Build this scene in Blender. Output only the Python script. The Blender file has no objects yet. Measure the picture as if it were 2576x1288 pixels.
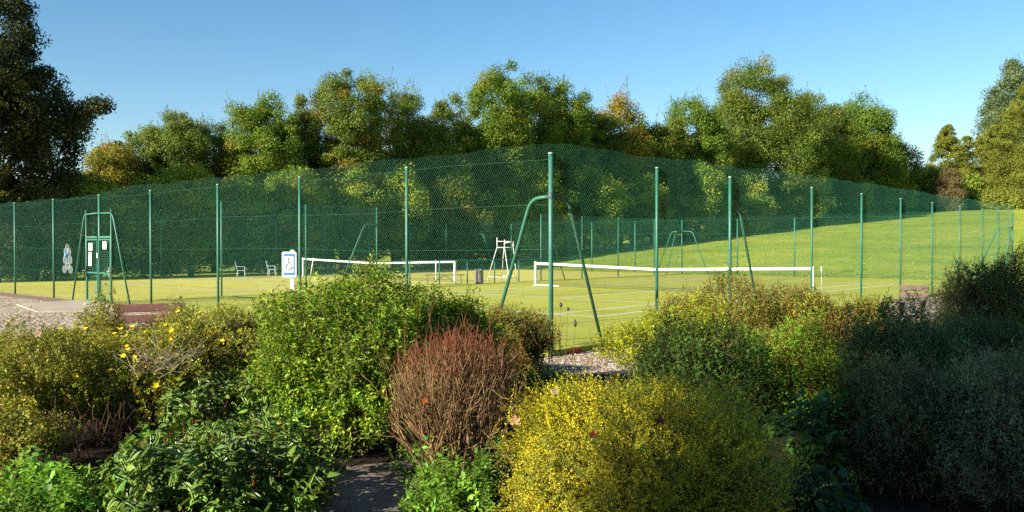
import bpy, math, random
import numpy as np
from math import radians, sin, cos, tan, pi, sqrt
from mathutils import Vector, Matrix

rng = np.random.default_rng(7)
random.seed(7)
scene = bpy.context.scene
COL = scene.collection

# ------------------------------------------------------------------ camera frame
FPX, PITCH, YAW = 2138.6, radians(-0.764), radians(41.47)
CAM = np.array([-11.59, -9.33, 1.86])
FW = np.array([cos(YAW) * cos(PITCH), sin(YAW) * cos(PITCH), sin(PITCH)])
RT = np.array([sin(YAW), -cos(YAW), 0.0])
UP = np.cross(RT, FW)
FH = np.array([cos(YAW), sin(YAW), 0.0])
UPZ = np.array([0, 0, 1.0])


def ray(x, y):
    return FW + RT * (x - 1288) / FPX - UP * (y - 644) / FPX


def at(x, y, depth):
    return CAM + ray(x, y) * depth


def ground(x, y, z=0.0):
    d = ray(x, y)
    return CAM + d * (z - CAM[2]) / d[2]


def plan(x, depth):
    p = at(x, 615.5, depth)
    return float(p[0]), float(p[1])


def hz(y, depth):
    """world height of image row y at a depth"""
    return float(CAM[2] - (y - 615.5) / FPX * depth)


# ------------------------------------------------------------------ terrain
def sstep(x, a, b):
    t = np.clip((x - a) / (b - a), 0, 1)
    return t * t * (3 - 2 * t)


def hill(u, v):
    r = np.clip(np.asarray(u, float) - 37.5, 0, None)
    r = np.where(r < 112, r, 112 + (r - 112) * 0.3)
    h = 0.070 * r
    h = h + 0.12 * np.sin(u * 0.16 + 1.0) * np.cos(np.asarray(v) * 0.14) * sstep(np.asarray(u), 45, 65)
    return h - 0.14


GZ = -0.10     # the garden side of the fence


# ------------------------------------------------------------------ object helpers
def tag(o, label=None, cat=None, group=None, kind=None):
    if label: o['label'] = label
    if cat: o['category'] = cat
    if group: o['group'] = group
    if kind: o['kind'] = kind
    return o


def thing(name, label, cat, loc=(0, 0, 0), rz=0.0, group=None):
    o = bpy.data.objects.new(name, None)
    o.empty_display_size = 0.2
    COL.objects.link(o)
    o.location = loc
    o.rotation_euler = (0, 0, rz)
    return tag(o, label, cat, group)


def link(name, me, mat, parent=None):
    if mat is not None and len(me.materials) == 0:
        me.materials.append(mat)
    o = bpy.data.objects.new(name, me)
    COL.objects.link(o)
    if parent is not None:
        o.parent = parent
    return o


def np_mesh(name, V, F, col=None, uv=None, smooth=False):
    V = np.ascontiguousarray(V, np.float32); F = np.ascontiguousarray(F, np.int32)
    k = F.shape[1]
    me = bpy.data.meshes.new(name)
    me.vertices.add(len(V)); me.vertices.foreach_set('co', V.ravel())
    me.loops.add(F.size); me.loops.foreach_set('vertex_index', F.ravel())
    me.polygons.add(len(F)); me.polygons.foreach_set('loop_start', np.arange(0, F.size, k, dtype=np.int32))
    if smooth:
        me.polygons.foreach_set('use_smooth', np.ones(len(F), bool))
    if col is not None:
        a = me.attributes.new('col', 'FLOAT_COLOR', 'POINT')
        c = np.ones((len(V), 4), np.float32); c[:, :3] = col
        a.data.foreach_set('color', c.ravel())
    if uv is not None:
        a = me.attributes.new('lv', 'FLOAT', 'POINT')
        a.data.foreach_set('value', np.ascontiguousarray(uv, np.float32))
    me.update(calc_edges=True)
    me.validate()
    return me


class MB:
    """collects boxes, tubes and lathes that become ONE mesh"""
    def __init__(s):
        s.V = []; s.F = []; s.S = []

    def add(s, vs, fs, smooth=False):
        b = len(s.V)
        s.V += [tuple(map(float, v)) for v in vs]
        s.F += [tuple(b + i for i in f) for f in fs]
        s.S += [smooth] * len(fs)

    def box(s, c, size, M=None, bev=0.0):
        x, y, z = [k / 2 for k in size]
        M = M or Matrix()
        c = Vector(c)
        if bev <= 0:
            vs = [M @ Vector((i * x, j * y, k * z)) + c for i in (-1, 1) for j in (-1, 1) for k in (-1, 1)]
            s.add(vs, [(0, 1, 3, 2), (4, 6, 7, 5), (0, 4, 5, 1), (2, 3, 7, 6), (0, 2, 6, 4), (1, 5, 7, 3)])
        else:
            import bmesh
            bm = bmesh.new(); bmesh.ops.create_cube(bm, size=1.0)
            for v in bm.verts: v.co = Vector((v.co.x * size[0], v.co.y * size[1], v.co.z * size[2]))
            bmesh.ops.bevel(bm, geom=list(bm.edges), offset=bev, segments=2, affect='EDGES', profile=0.6)
            bm.verts.index_update()
            s.add([M @ v.co + c for v in bm.verts], [[v.index for v in f.verts] for f in bm.faces])
            bm.free()
        return s

    def bar(s, a, b, w, h, up=(0, 0, 1)):
        a = Vector(a); b = Vector(b); d = (b - a)
        L = d.length; d.normalize(); up = Vector(up)
        if abs(d.dot(up)) > 0.98: up = Vector((0, 1, 0))
        y = up.cross(d).normalized(); z = d.cross(y)
        M = Matrix((d, y, z)).transposed().to_4x4()
        return s.box((a + b) / 2, (L, w, h), M)

    def tube(s, pts, r, n=10, cap=True):
        pts = [Vector(p) for p in pts]
        rs = r if isinstance(r, (list, tuple)) else [r] * len(pts)
        ring = []; prev = None
        b = len(s.V)
        for i, p in enumerate(pts):
            t = (pts[min(i + 1, len(pts) - 1)] - pts[max(i - 1, 0)]).normalized()
            if prev is None:
                ref = Vector((0, 0, 1)) if abs(t.z) < 0.9 else Vector((1, 0, 0))
                x = t.cross(ref).normalized()
            else:
                x = (prev - t * prev.dot(t)).normalized()
            prev = x; y = t.cross(x)
            for k in range(n):
                a = 2 * pi * k / n
                s.V.append(tuple(p + (x * cos(a) + y * sin(a)) * rs[i]))
        for i in range(len(pts) - 1):
            for k in range(n):
                s.F.append((b + i * n + k, b + i * n + (k + 1) % n, b + (i + 1) * n + (k + 1) % n, b + (i + 1) * n + k)); s.S.append(True)
        if cap:
            s.F.append(tuple(b + k for k in range(n - 1, -1, -1))); s.S.append(False)
            e = b + (len(pts) - 1) * n
            s.F.append(tuple(e + k for k in range(n))); s.S.append(False)
        return s

    def build(s, name, mat, parent=None):
        me = bpy.data.meshes.new(name)
        me.from_pydata(s.V, [], s.F)
        me.polygons.foreach_set('use_smooth', s.S)
        me.update()
        return link(name, me, mat, parent)


def rounded(p0, p1, p2, r, n=6):
    """polyline with the corner p1 rounded"""
    p0, p1, p2 = map(Vector, (p0, p1, p2))
    a = p1 + (p0 - p1).normalized() * r; c = p1 + (p2 - p1).normalized() * r
    out = [p0]
    for i in range(n + 1):
        t = i / n
        out.append(a * (1 - t) ** 2 + p1 * 2 * t * (1 - t) + c * t * t)
    out.append(p2)
    return out


def prisms(A, B, ra, rb=None, n=3):
    """many straight tapering rods at once -> V, F(quads)"""
    A = np.asarray(A, float); B = np.asarray(B, float)
    m = len(A)
    ra = np.broadcast_to(np.asarray(ra, float), (m,)); rb = ra if rb is None else np.broadcast_to(np.asarray(rb, float), (m,))
    d = B - A; d /= np.linalg.norm(d, axis=1, keepdims=True) + 1e-12
    ref = np.where(np.abs(d[:, 2:3]) < 0.9, np.array([[0, 0, 1.0]]), np.array([[1.0, 0, 0]]))
    x = np.cross(d, ref); x /= np.linalg.norm(x, axis=1, keepdims=True)
    y = np.cross(d, x)
    V = np.zeros((m, 2 * n, 3))
    for k in range(n):
        a = 2 * pi * k / n
        o = x * cos(a) + y * sin(a)
        V[:, k] = A + o * ra[:, None]; V[:, n + k] = B + o * rb[:, None]
    f = np.array([[k, (k + 1) % n, n + (k + 1) % n, n + k] for k in range(n)])
    F = (np.arange(m) * 2 * n)[:, None, None] + f[None]
    return V.reshape(-1, 3), F.reshape(-1, 4)


# ------------------------------------------------------------------ materials
def mat_new(name):
    m = bpy.data.materials.new(name); m.use_nodes = True
    nt = m.node_tree
    return m, nt, nt.nodes['Principled BSDF'], nt.nodes['Material Output']


def nd(nt, typ, **kw):
    n = nt.nodes.new(typ)
    for k, v in kw.items():
        if hasattr(n, k) and not k.startswith('in_'): setattr(n, k, v)
    return n


def ramp(nt, src, stops):
    r = nt.nodes.new('ShaderNodeValToRGB')
    cr = r.color_ramp
    while len(cr.elements) < len(stops): cr.elements.new(0.5)
    for e, (p, c) in zip(cr.elements, stops):
        e.position = p; e.color = (*c, 1) if len(c) == 3 else c
    nt.links.new(src, r.inputs[0])
    return r.outputs[0]


def noise(nt, scale, detail=5, rough=0.6, coords=None, dist=0.0):
    n = nt.nodes.new('ShaderNodeTexNoise')
    n.inputs['Scale'].default_value = scale; n.inputs['Detail'].default_value = detail
    n.inputs['Roughness'].default_value = rough; n.inputs['Distortion'].default_value = dist
    if coords is not None: nt.links.new(coords, n.inputs['Vector'])
    return n.outputs['Fac']


def objco(nt):
    return nt.nodes.new('ShaderNodeTexCoord').outputs['Object']


def mixc(nt, fac, a, b, mode='MIX'):
    m = nt.nodes.new('ShaderNodeMix'); m.data_type = 'RGBA'; m.blend_type = mode
    for sock, v in ((m.inputs[0], fac), (m.inputs[6], a), (m.inputs[7], b)):
        if hasattr(v, 'is_output'): nt.links.new(v, sock)
        elif isinstance(v, (int, float)): sock.default_value = v
        else: sock.default_value = (*v, 1)
    return m.outputs[2]


def bump(nt, h, strength, dist, bsdf):
    b = nt.nodes.new('ShaderNodeBump'); b.inputs['Strength'].default_value = strength; b.inputs['Distance'].default_value = dist
    nt.links.new(h, b.inputs['Height']); nt.links.new(b.outputs[0], bsdf.inputs['Normal'])


def mat_noise(name, c1, c2, scale, rough=0.7, bs=0.3, bd=0.01, bscale=None, metal=0.0, spec=0.5, c3=None):
    m, nt, b, _ = mat_new(name)
    co = objco(nt)
    f = noise(nt, scale, 6, 0.65, co)
    st = [(0.3, c1), (0.7, c2)] if c3 is None else [(0.28, c1), (0.5, c2), (0.72, c3)]
    nt.links.new(ramp(nt, f, st), b.inputs['Base Color'])
    b.inputs['Roughness'].default_value = rough; b.inputs['Metallic'].default_value = metal
    b.inputs['Specular IOR Level'].default_value = spec
    if bs: bump(nt, noise(nt, bscale or scale * 3, 4, 0.6, co), bs, bd, b)
    return m


def mat_leaf(name, trans=0.3, rough=0.45, spec=0.35, veins=False):
    m, nt, b, out = mat_new(name)
    at_ = nt.nodes.new('ShaderNodeAttribute'); at_.attribute_name = 'col'
    c = at_.outputs['Color']
    nt.links.new(c, b.inputs['Base Color'])
    b.inputs['Roughness'].default_value = rough; b.inputs['Specular IOR Level'].default_value = spec
    tr = nt.nodes.new('ShaderNodeBsdfTranslucent')
    tc = mixc(nt, 1.0, c, (1.5, 1.35, 0.55), 'MULTIPLY')
    nt.links.new(tc, tr.inputs['Color'])
    mx = nt.nodes.new('ShaderNodeMixShader'); mx.inputs[0].default_value = trans
    nt.links.new(b.outputs[0], mx.inputs[1]); nt.links.new(tr.outputs[0], mx.inputs[2])
    nt.links.new(mx.outputs[0], out.inputs[0])
    if veins:
        a2 = nt.nodes.new('ShaderNodeAttribute'); a2.attribute_name = 'lv'
        w = nt.nodes.new('ShaderNodeMath'); w.operation = 'MULTIPLY'; w.inputs[1].default_value = 2 * pi * 2
        nt.links.new(a2.outputs['Fac'], w.inputs[0])
        s = nt.nodes.new('ShaderNodeMath'); s.operation = 'COSINE'; nt.links.new(w.outputs[0], s.inputs[0])
        bump(nt, s.outputs[0], 0.8, 0.006, b)
    return m


M_LEAF = mat_leaf('leaf_soft', 0.30, 0.5, 0.3)
M_TREE = mat_leaf('leaf_tree', 0.36, 0.55, 0.25)
M_GLOSS = mat_leaf('leaf_leathery', 0.12, 0.34, 0.28, veins=True)
M_WEED = mat_leaf('leaf_weed', 0.38, 0.5, 0.3)
M_PETAL = mat_leaf('petal', 0.25, 0.6, 0.2)
M_TWIG = mat_leaf('twig_bark', 0.0, 0.75, 0.2)
M_BARK = mat_noise('tree_bark', (0.035, 0.028, 0.02), (0.10, 0.085, 0.065), 6, 0.9, 0.6, 0.03)
M_POST = mat_noise('green_post_paint', (0.013, 0.110, 0.072), (0.026, 0.165, 0.108), 3.0, 0.42, 0.08, 0.002, 40)
def mat_post():
    m, nt, b_, _ = mat_new('green_post_paint_worn')
    co = objco(nt)
    base = ramp(nt, noise(nt, 3.0, 5, 0.6, co), [(0.3, (0.013, 0.105, 0.068)), (0.7, (0.030, 0.165, 0.110))])
    sp = noise(nt, 16, 5, 0.75, co)
    base = mixc(nt, ramp(nt, sp, [(0.60, (0, 0, 0)), (0.68, (0.8, 0.8, 0.8))]), base, (0.075, 0.055, 0.03))
    base = mixc(nt, ramp(nt, noise(nt, 7, 4, 0.7, co), [(0.5, (0, 0, 0)), (0.75, (0.35, 0.35, 0.35))]), base, (0.10, 0.17, 0.13))
    nt.links.new(base, b_.inputs['Base Color']); b_.inputs['Roughness'].default_value = 0.5
    bump(nt, sp, 0.15, 0.002, b_)
    return m
M_POST = mat_post()
M_MOSSY = mat_noise('mossy_green_paint', (0.05, 0.07, 0.03), (0.018, 0.12, 0.07), 9.0, 0.7, 0.3, 0.004, 60, c3=(0.09, 0.10, 0.06))
M_WIRE = mat_noise('green_wire_coating', (0.012, 0.115, 0.070), (0.018, 0.15, 0.092), 5, 0.5, 0)
M_RUBBER = mat_noise('dark_cap', (0.25, 0.26, 0.25), (0.4, 0.4, 0.38), 9, 0.6, 0)
M_WHITE = mat_noise('white_paint', (0.74, 0.74, 0.72), (0.84, 0.84, 0.82), 4, 0.45, 0.05, 0.002)
M_WHITE_WORN = mat_noise('weathered_white_paint', (0.40, 0.39, 0.37), (0.78, 0.77, 0.74), 7, 0.6, 0.1, 0.003)
M_TAPE = mat_noise('white_net_tape', (0.66, 0.66, 0.64), (0.82, 0.82, 0.80), 3, 0.8, 0.2, 0.003, 30)
M_NETCORD = mat_noise('dark_net_cord', (0.012, 0.014, 0.013), (0.03, 0.034, 0.03), 4, 0.8, 0)
M_WOOD = mat_noise('brown_stained_wood', (0.17, 0.075, 0.055), (0.27, 0.12, 0.09), 5, 0.65, 0.3, 0.004, 22)
M_WOOD_GREY = mat_noise('weathered_wood', (0.085, 0.060, 0.046), (0.20, 0.150, 0.115), 8, 0.8, 0.4, 0.005, 30)
M_WOOD_SHADED = mat_noise('shaded_weathered_wood', (0.045, 0.030, 0.023), (0.115, 0.080, 0.060), 8, 0.8, 0.4, 0.005, 30)  # darker copy of the weathered wood, the bench's shade put into its colour
M_SLAT = mat_noise('grey_bin_slats', (0.17, 0.13, 0.11), (0.36, 0.29, 0.25), 9, 0.85, 0.4, 0.005, 30)
M_DARKMETAL = mat_noise('dark_metal', (0.02, 0.022, 0.02), (0.05, 0.052, 0.05), 8, 0.5, 0)
M_STEEL = mat_noise('brushed_steel', (0.30, 0.30, 0.30), (0.5, 0.5, 0.5), 20, 0.35, 0, metal=0.9)
M_BLUE = mat_noise('blue_sign_paint', (0.008, 0.13, 0.52), (0.012, 0.16, 0.58), 5, 0.4, 0)
M_BLACK = mat_noise('black_sign_paint', (0.02, 0.021, 0.023), (0.035, 0.036, 0.038), 5, 0.5, 0)
M_SIGNBACK = mat_noise('grey_sign_case', (0.10, 0.10, 0.105), (0.18, 0.18, 0.185), 5, 0.5, 0)
M_PAPER = mat_noise('laminated_paper', (0.76, 0.76, 0.75), (0.85, 0.85, 0.84), 3, 0.3, 0)
M_PLASTIC = mat_noise('grey_blue_plastic', (0.30, 0.36, 0.42), (0.46, 0.52, 0.58), 3, 0.5, 0)


def mat_court(name, a, b_, c):
    m, nt, b, _ = mat_new(name)
    co = objco(nt)
    f = noise(nt, 0.35, 6, 0.6, co)
    base = ramp(nt, f, [(0.3, a), (0.52, b_), (0.75, c)])
    f2 = noise(nt, 45, 3, 0.7, co)
    base = mixc(nt, 0.35, base, ramp(nt, f2, [(0.3, (0.55, 0.55, 0.5)), (0.7, (1.25, 1.25, 1.2))]), 'MULTIPLY')
    f3 = noise(nt, 1.7, 4, 0.6, co, 0.6)
    base = mixc(nt, ramp(nt, f3, [(0.55, (0, 0, 0)), (0.75, (0.5, 0.5, 0.5))]), base, (0.16, 0.20, 0.03))
    f4 = noise(nt, 0.9, 7, 0.7, co, 1.2)
    base = mixc(nt, ramp(nt, f4, [(0.52, (0, 0, 0)), (0.7, (0.45, 0.45, 0.45))]), base, (0.46, 0.42, 0.16))
    f5 = noise(nt, 6.0, 4, 0.6, co)
    base = mixc(nt, ramp(nt, f5, [(0.60, (0, 0, 0)), (0.70, (0.45, 0.45, 0.45))]), base, (0.10, 0.15, 0.025))
    nt.links.new(base, b.inputs['Base Color'])
    b.inputs['Roughness'].default_value = 0.9; b.inputs['Specular IOR Level'].default_value = 0.15
    bump(nt, f2, 0.5, 0.01, b)
    return m


M_COURT_A = mat_court('court_green', (0.335, 0.345, 0.045), (0.385, 0.39, 0.052), (0.44, 0.425, 0.066))
M_COURT_B = mat_court('court_sandy', (0.48, 0.44, 0.075), (0.54, 0.49, 0.095), (0.58, 0.53, 0.12))


def mat_lawn():
    m, nt, b, _ = mat_new('lawn_grass')
    co = objco(nt)
    f = noise(nt, 0.12, 5, 0.6, co)
    base = ramp(nt, f, [(0.3, (0.20, 0.275, 0.030)), (0.5, (0.27, 0.335, 0.040)), (0.72, (0.37, 0.385, 0.055))])
    f2 = noise(nt, 2.2, 6, 0.75, co, 0.4)
    base = mixc(nt, 0.8, base, ramp(nt, f2, [(0.28, (0.5, 0.55, 0.5)), (0.5, (1, 1, 1)), (0.72, (1.45, 1.35, 1.2))]), 'MULTIPLY')
    fp = noise(nt, 0.45, 7, 0.7, co, 0.8)
    base = mixc(nt, ramp(nt, fp, [(0.48, (0, 0, 0)), (0.68, (0.7, 0.7, 0.7))]), base, (0.12, 0.23, 0.022))
    base = mixc(nt, ramp(nt, noise(nt, 0.8, 7, 0.75, co, 0.5), [(0.56, (0, 0, 0)), (0.72, (0.6, 0.6, 0.6))]), base, (0.44, 0.42, 0.10))
    f3 = noise(nt, 14, 3, 0.7, co)
    base = mixc(nt, 0.5, base, ramp(nt, f3, [(0.3, (0.55, 0.6, 0.5)), (0.7, (1.3, 1.25, 1.1))]), 'MULTIPLY')
    nt.links.new(base, b.inputs['Base Color'])
    b.inputs['Roughness'].default_value = 0.95; b.inputs['Specular IOR Level'].default_value = 0.1
    bump(nt, f3, 0.7, 0.06, b)
    return m


def mat_gravel():
    m, nt, b, _ = mat_new('gravel_stones')
    co = objco(nt)
    v = nt.nodes.new('ShaderNodeTexVoronoi'); v.inputs['Scale'].default_value = 12
    nt.links.new(co, v.inputs['Vector'])
    sep = nt.nodes.new('ShaderNodeSeparateColor'); nt.links.new(v.outputs['Color'], sep.inputs[0])
    base = ramp(nt, sep.outputs[0], [(0.0, (0.26, 0.185, 0.11)), (0.4, (0.48, 0.375, 0.25)), (0.75, (0.60, 0.50, 0.37)), (1.0, (0.74, 0.66, 0.52))])
    dark = ramp(nt, v.outputs['Distance'], [(0.25, (1, 1, 1)), (0.62, (0.35, 0.33, 0.3))])
    base = mixc(nt, 0.8, base, dark, 'MULTIPLY')
    f = noise(nt, 0.8, 5, 0.6, co)
    base = mixc(nt, ramp(nt, f, [(0.5, (0, 0, 0)), (0.72, (0.55, 0.55, 0.55))]), base, (0.10, 0.075, 0.04))
    nt.links.new(base, b.inputs['Base Color']); b.inputs['Roughness'].default_value = 0.85
    inv = nt.nodes.new('ShaderNodeMath'); inv.operation = 'SUBTRACT'; inv.inputs[0].default_value = 1.0
    nt.links.new(v.outputs['Distance'], inv.inputs[1])
    bump(nt, inv.outputs[0], 0.9, 0.03, b)
    return m


M_LAWN = mat_lawn()
M_GRAVEL = mat_gravel()
M_SOIL = mat_noise('garden_soil', (0.014, 0.010, 0.007), (0.042, 0.028, 0.020), 7, 0.95, 0.8, 0.03, 25, spec=0.1)
M_MEMBRANE = mat_noise('weed_membrane', (0.11, 0.09, 0.085), (0.21, 0.17, 0.155), 2.5, 0.8, 0.5, 0.02, 9, spec=0.2)
M_SLAB = mat_noise('concrete_slab', (0.28, 0.225, 0.165), (0.42, 0.355, 0.275), 1.8, 0.85, 0.3, 0.006, 40)
M_KERB = mat_noise('reddish_gravel_strip', (0.13, 0.075, 0.055), (0.24, 0.15, 0.11), 5, 0.9, 0.5, 0.01, 50)
M_LINE = mat_noise('court_line_paint', (0.76, 0.76, 0.74), (0.88, 0.88, 0.86), 6, 0.7, 0.1, 0.003)

# ------------------------------------------------------------------ setting: ground sheets
def grid_sheet(name, us, vs, zf, mat):
    U, Vv = np.meshgrid(us, vs, indexing='ij')
    Z = zf(U, Vv)
    V = np.stack([U, Vv, Z], -1).reshape(-1, 3)
    n, m = U.shape
    i = np.arange(n - 1)[:, None] * m + np.arange(m - 1)[None]
    F = np.stack([i, i + m, i + m + 1, i + 1], -1).reshape(-1, 4)
    o = link(name, np_mesh(name, V, F, smooth=True), mat)
    return tag(o, kind='structure')


far = np.array([-600, -400, -250, -150, -90])
us = np.concatenate([far, np.arange(-60, 191, 2.5), [210, 240, 320, 450, 650]])
vs = np.concatenate([far, np.arange(-60, 121, 2.5), [150, 200, 300, 450, 650]])
grid_sheet('lawn', us, vs, hill, M_LAWN)


def poly_sheet(name, pts, z, mat, thick=0.0):
    n = len(pts)
    vs = [(x, y, z) for x, y in pts]; fs = [tuple(range(n))]
    if thick:
        vs += [(x, y, z - thick) for x, y in pts]
        fs += [(i, n + i, n + (i + 1) % n, (i + 1) % n) for i in range(n)]
    me = bpy.data.meshes.new(name); me.from_pydata(vs, [], fs); me.update()
    o = link(name, me, mat)
    if o.data.polygons[0].normal.z < 0: o.data.flip_normals()
    return tag(o, kind='structure')


DV = 18.75            # line of the fence between the two courts
WU, WV = 36.45, 37.0  # extent of the courts
poly_sheet('tennis_court', [(0, 0), (WU, 0), (WU, DV), (0, DV)], 0.0, M_COURT_A, 0.2)
poly_sheet('sandy_tennis_court', [(0, DV), (WU, DV), (WU, WV), (0, WV)], 0.0, M_COURT_B, 0.2)
# gravel path and planting beds on the near side of the fence
poly_sheet('gravel_path', [(-14, -1), (-8.5, 3.5), (-3.5, -3.0), (4, -5.2), (30, -7.0), (30, -0.03), (-0.03, -0.03), (-0.03, 60), (-22, 60)], GZ, M_GRAVEL)
poly_sheet('gravel_yard', [(-9, 9.5), (0.03, 8.0), (0.03, 60), (-22, 60)], 0.006, M_GRAVEL, 0.1)
YZ = 0.006
poly_sheet('garden_bed', [(-40, -40), (40, -40), (30, -2.6), (4, -2.9), (-1.0, -2.0), (-4.2, 2.2), (-7.2, 8.2), (-40, 16)], GZ + 0.006, M_SOIL)
mem = [ground(x, y, GZ + 0.01)[:2] for x, y in ((800, 1180), (1130, 1150), (1260, 1420), (560, 1420))]
poly_sheet('weed_membrane', [tuple(p) for p in mem], GZ + 0.012, M_MEMBRANE)
poly_sheet('gravel_strip', [(-0.75, 12.0), (-0.035, 12.0), (-0.035, 50), (-0.75, 50)], YZ + 0.004, M_KERB)
slab = [ground(x, y, GZ + 0.03)[:2] for x, y in ((40, 773), (180, 763), (262, 763), (330, 790), (95, 793))]
sl = MB()
A_, B_ = Vector((-0.8, 17.1, 0)), Vector((-0.8, 19.8, 0))
pv = [Vector((*p, 0)) for p in slab]
poly_sheet('paved_slab', [tuple(p) for p in slab], YZ + 0.03, M_SLAB, 0.06)
ly = poly_sheet('path_to_gate', [(-0.78, 17.2), (-0.03, 17.2), (-0.03, 19.7), (-0.78, 19.7)], YZ + 0.024, M_SLAB, 0.05)

# painted court lines
def court_lines(name, v0):
    uN = 18.04; z = 0.004; w = 0.075
    mb = MB()
    def rect(u0, u1, va, vb):
        mb.add([(u0, va, z), (u1, va, z), (u1, vb, z), (u0, vb, z)], [(0, 1, 2, 3)])
    ub, ut = uN - 11.885, uN + 11.885
    sb, st = uN - 6.4, uN + 6.4
    g = 0.001
    for vv in (v0, v0 + 1.372, v0 + 9.598, v0 + 10.97):
        a = -w / 2 + (w / 2 if vv == v0 else (-w / 2 if vv == v0 + 10.97 else 0))
        rect(ub + w + g, ut - w - g, vv + a, vv + a + w)
    rect(ub, ub + w, v0, v0 + 10.97); rect(ut - w, ut, v0, v0 + 10.97)
    for uu in (sb, st):
        rect(uu - w / 2, uu + w / 2, v0 + 1.372 + w, v0 + 5.485 - w)
        rect(uu - w / 2, uu + w / 2, v0 + 5.485 + w, v0 + 9.598 - w)
    rect(sb - w / 2, st + w / 2, v0 + 5.485 - w / 2, v0 + 5.485 + w / 2)
    o = mb.build(name, M_LINE)
    tag(o, kind='structure')
    return o

VA, VB, UN = 3.54, 21.54, 18.04
court_lines('court_lines', VA)
court_lines('court_lines', VB)

# ------------------------------------------------------------------ fences
HF = 3.43


def chain_mesh(length, h0, h1, place, dx=0.058, dz=0.072, r=0.0012, z0=0.0):
    """real diagonal wires; place(s, z) -> 3 points; h0..h1 height along the length"""
    segs = []
    sl = dz / dx          # rise per run of one wire
    def H(s): return h0(s) if callable(h0) else h0 + (h1 - h0) * s / length
    for fam in (1, -1):
        hm = max(H(0), H(length), H(length / 2))
        ext = (hm) / sl
        n = int((length + ext) / dx) + 2
        for i in range(n):
            s0 = i * dx - (ext if fam == 1 else 0)
            a_s, a_z = s0, z0
            b_s, b_z = s0 + fam * ext, z0 + hm
            # clip to [0, length]
            ts = [0.0, 1.0]
            d = b_s - a_s
            t0 = (0 - a_s) / d; t1 = (length - a_s) / d
            lo, hi = min(t0, t1), max(t0, t1)
            lo = max(lo, 0); hi = min(hi, 1)
            if hi - lo < 0.002: continue
            # clip to the height
            for _ in range(3):
                s_hi = a_s + d * hi
                zt = z0 + hm * hi
                if zt > H(s_hi):
                    hi = (H(s_hi) - z0) / hm
            if hi - lo < 0.002: continue
            segs.append((a_s + d * lo, z0 + hm * lo, a_s + d * hi, z0 + hm * hi, fam))
    S = np.array(segs)
    A = place(S[:, 0], S[:, 1], S[:, 4]); B = place(S[:, 2], S[:, 3], S[:, 4])
    return prisms(A, B, r, n=3)


def post(parent, p, h, r, mat=None, base=-0.12, cap=True, lean=(0, 0)):
    mb = MB()
    x, y = p
    mb.tube([(x, y, base), (x + lean[0] * h * .5, y + lean[1] * h * .5, h * .5), (x + lean[0] * h, y + lean[1] * h, h)], r, 12)
    o = mb.build('post', mat or M_POST, parent)
    if cap:
        c = MB(); x += lean[0] * h; y += lean[1] * h
        c.tube([(x, y, h - 0.012), (x, y, h + 0.012), (x, y, h + 0.02)], [r * 1.12, r * 1.12, r * 0.6], 12)
        c.build('post_cap', M_RUBBER, o)
    return o


def brace(parent, p, d, zt, flat, run, r=0.027, mat=None, zb=0.0):
    """bent tube: level from the post, then sloping down to the ground along d"""
    d = Vector((d[0], d[1], 0)).normalized()
    P = Vector((p[0], p[1], 0))
    a = P + Vector((0, 0, zt)); b = P + d * flat + Vector((0, 0, zt - 0.02)); c = P + d * run + Vector((0, 0, zb - 0.05))
    MB().tube(rounded(a, b, c, 0.22, 8), r, 12).build('brace', mat or M_POST, parent)


def wires(parent, place, length, zs, r=0.0022, sag=0.0):
    for z in zs:
        n = 14
        s = np.linspace(0, length, n)
        zz = np.full(n, z) + sag * 0.03 * np.sin(s * 1.7 + z)
        pts = place(s, zz, np.zeros(n))
        V, F = prisms(pts[:-1], pts[1:], r, n=4)
        link('tension_wire', np_mesh('tension_wire', V, F), M_WIRE, parent)


# --- the long fence on the left (outside the near baselines), along v at u = 0
def left_place(s, z, fam):
    return np.stack([0.034 + fam * 0.0025, s, z], -1)

fl = thing('chain_link_fence', 'tall green chain link fence with the gate, running left from the near corner post', 'fence', (0, 0, 0))
def left_h(s): return (3.63 if s < 17.6 else (3.55 if s < 18.6 else 3.46)) + .022 * sin(s * 1.7) + .015 * sin(s * 4.3 + 1)
V, F = chain_mesh(34.0, left_h, left_h(34), left_place)
link('wire_mesh', np_mesh('wire_mesh', V, F), M_WIRE, fl)
wires(fl, left_place, 34.0, (0.06, 0.95, 1.75, 2.55, 3.36), sag=1)
for n, v in enumerate([0.0, 3.78, 7.53, 11.2, 14.95, 18.45, 22.18, 25.9, 29.6, 33.3]):
    post(fl, (0, v), HF if n else 3.45, 0.041 if n in (0,) else (0.038 if n == 5 else 0.031), lean=((-0.004, 0.0) if n == 0 else (rng.normal(0, .002), rng.normal(0, .003))))
# corner braces (one in each fence) and the trapezoid braces at the gate post
brace(fl, (0, 0.04), (0, 1), 2.70, 0.42, 1.42, 0.033)
brace(fl, (-0.04, 18.45), (0, 1), 2.86, 1.05, 2.05, 0.027)
brace(fl, (-0.04, 18.45), (0, -1), 2.86, 1.05, 2.25, 0.027)
# door posts, lintel and threshold of the gate bay
for v in (17.52, 19.38):
    post(fl, (-0.03, v), 2.98, 0.026, cap=False)
MB().bar((-0.03, 17.53, 2.10), (-0.03, 18.41, 2.10), 0.05, 0.06).build('lintel', M_POST, fl)
MB().bar((-0.03, 18.49, 2.10), (-0.03, 19.37, 2.10), 0.05, 0.06).build('lintel', M_POST, fl)

cl_ = MB().box((-0.004, 0, 2.69), (0.105, 0.105, 0.05), bev=0.006).box((-0.004, 0, 2.76), (0.098, 0.098, 0.018))
cl_.build('clamp', M_DARKMETAL, fl)
for v in (17.52, 19.38): MB().box((-0.03, v, 2.86), (0.075, 0.06, 0.05), bev=0.005).build('clamp', M_POST, fl)
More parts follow.
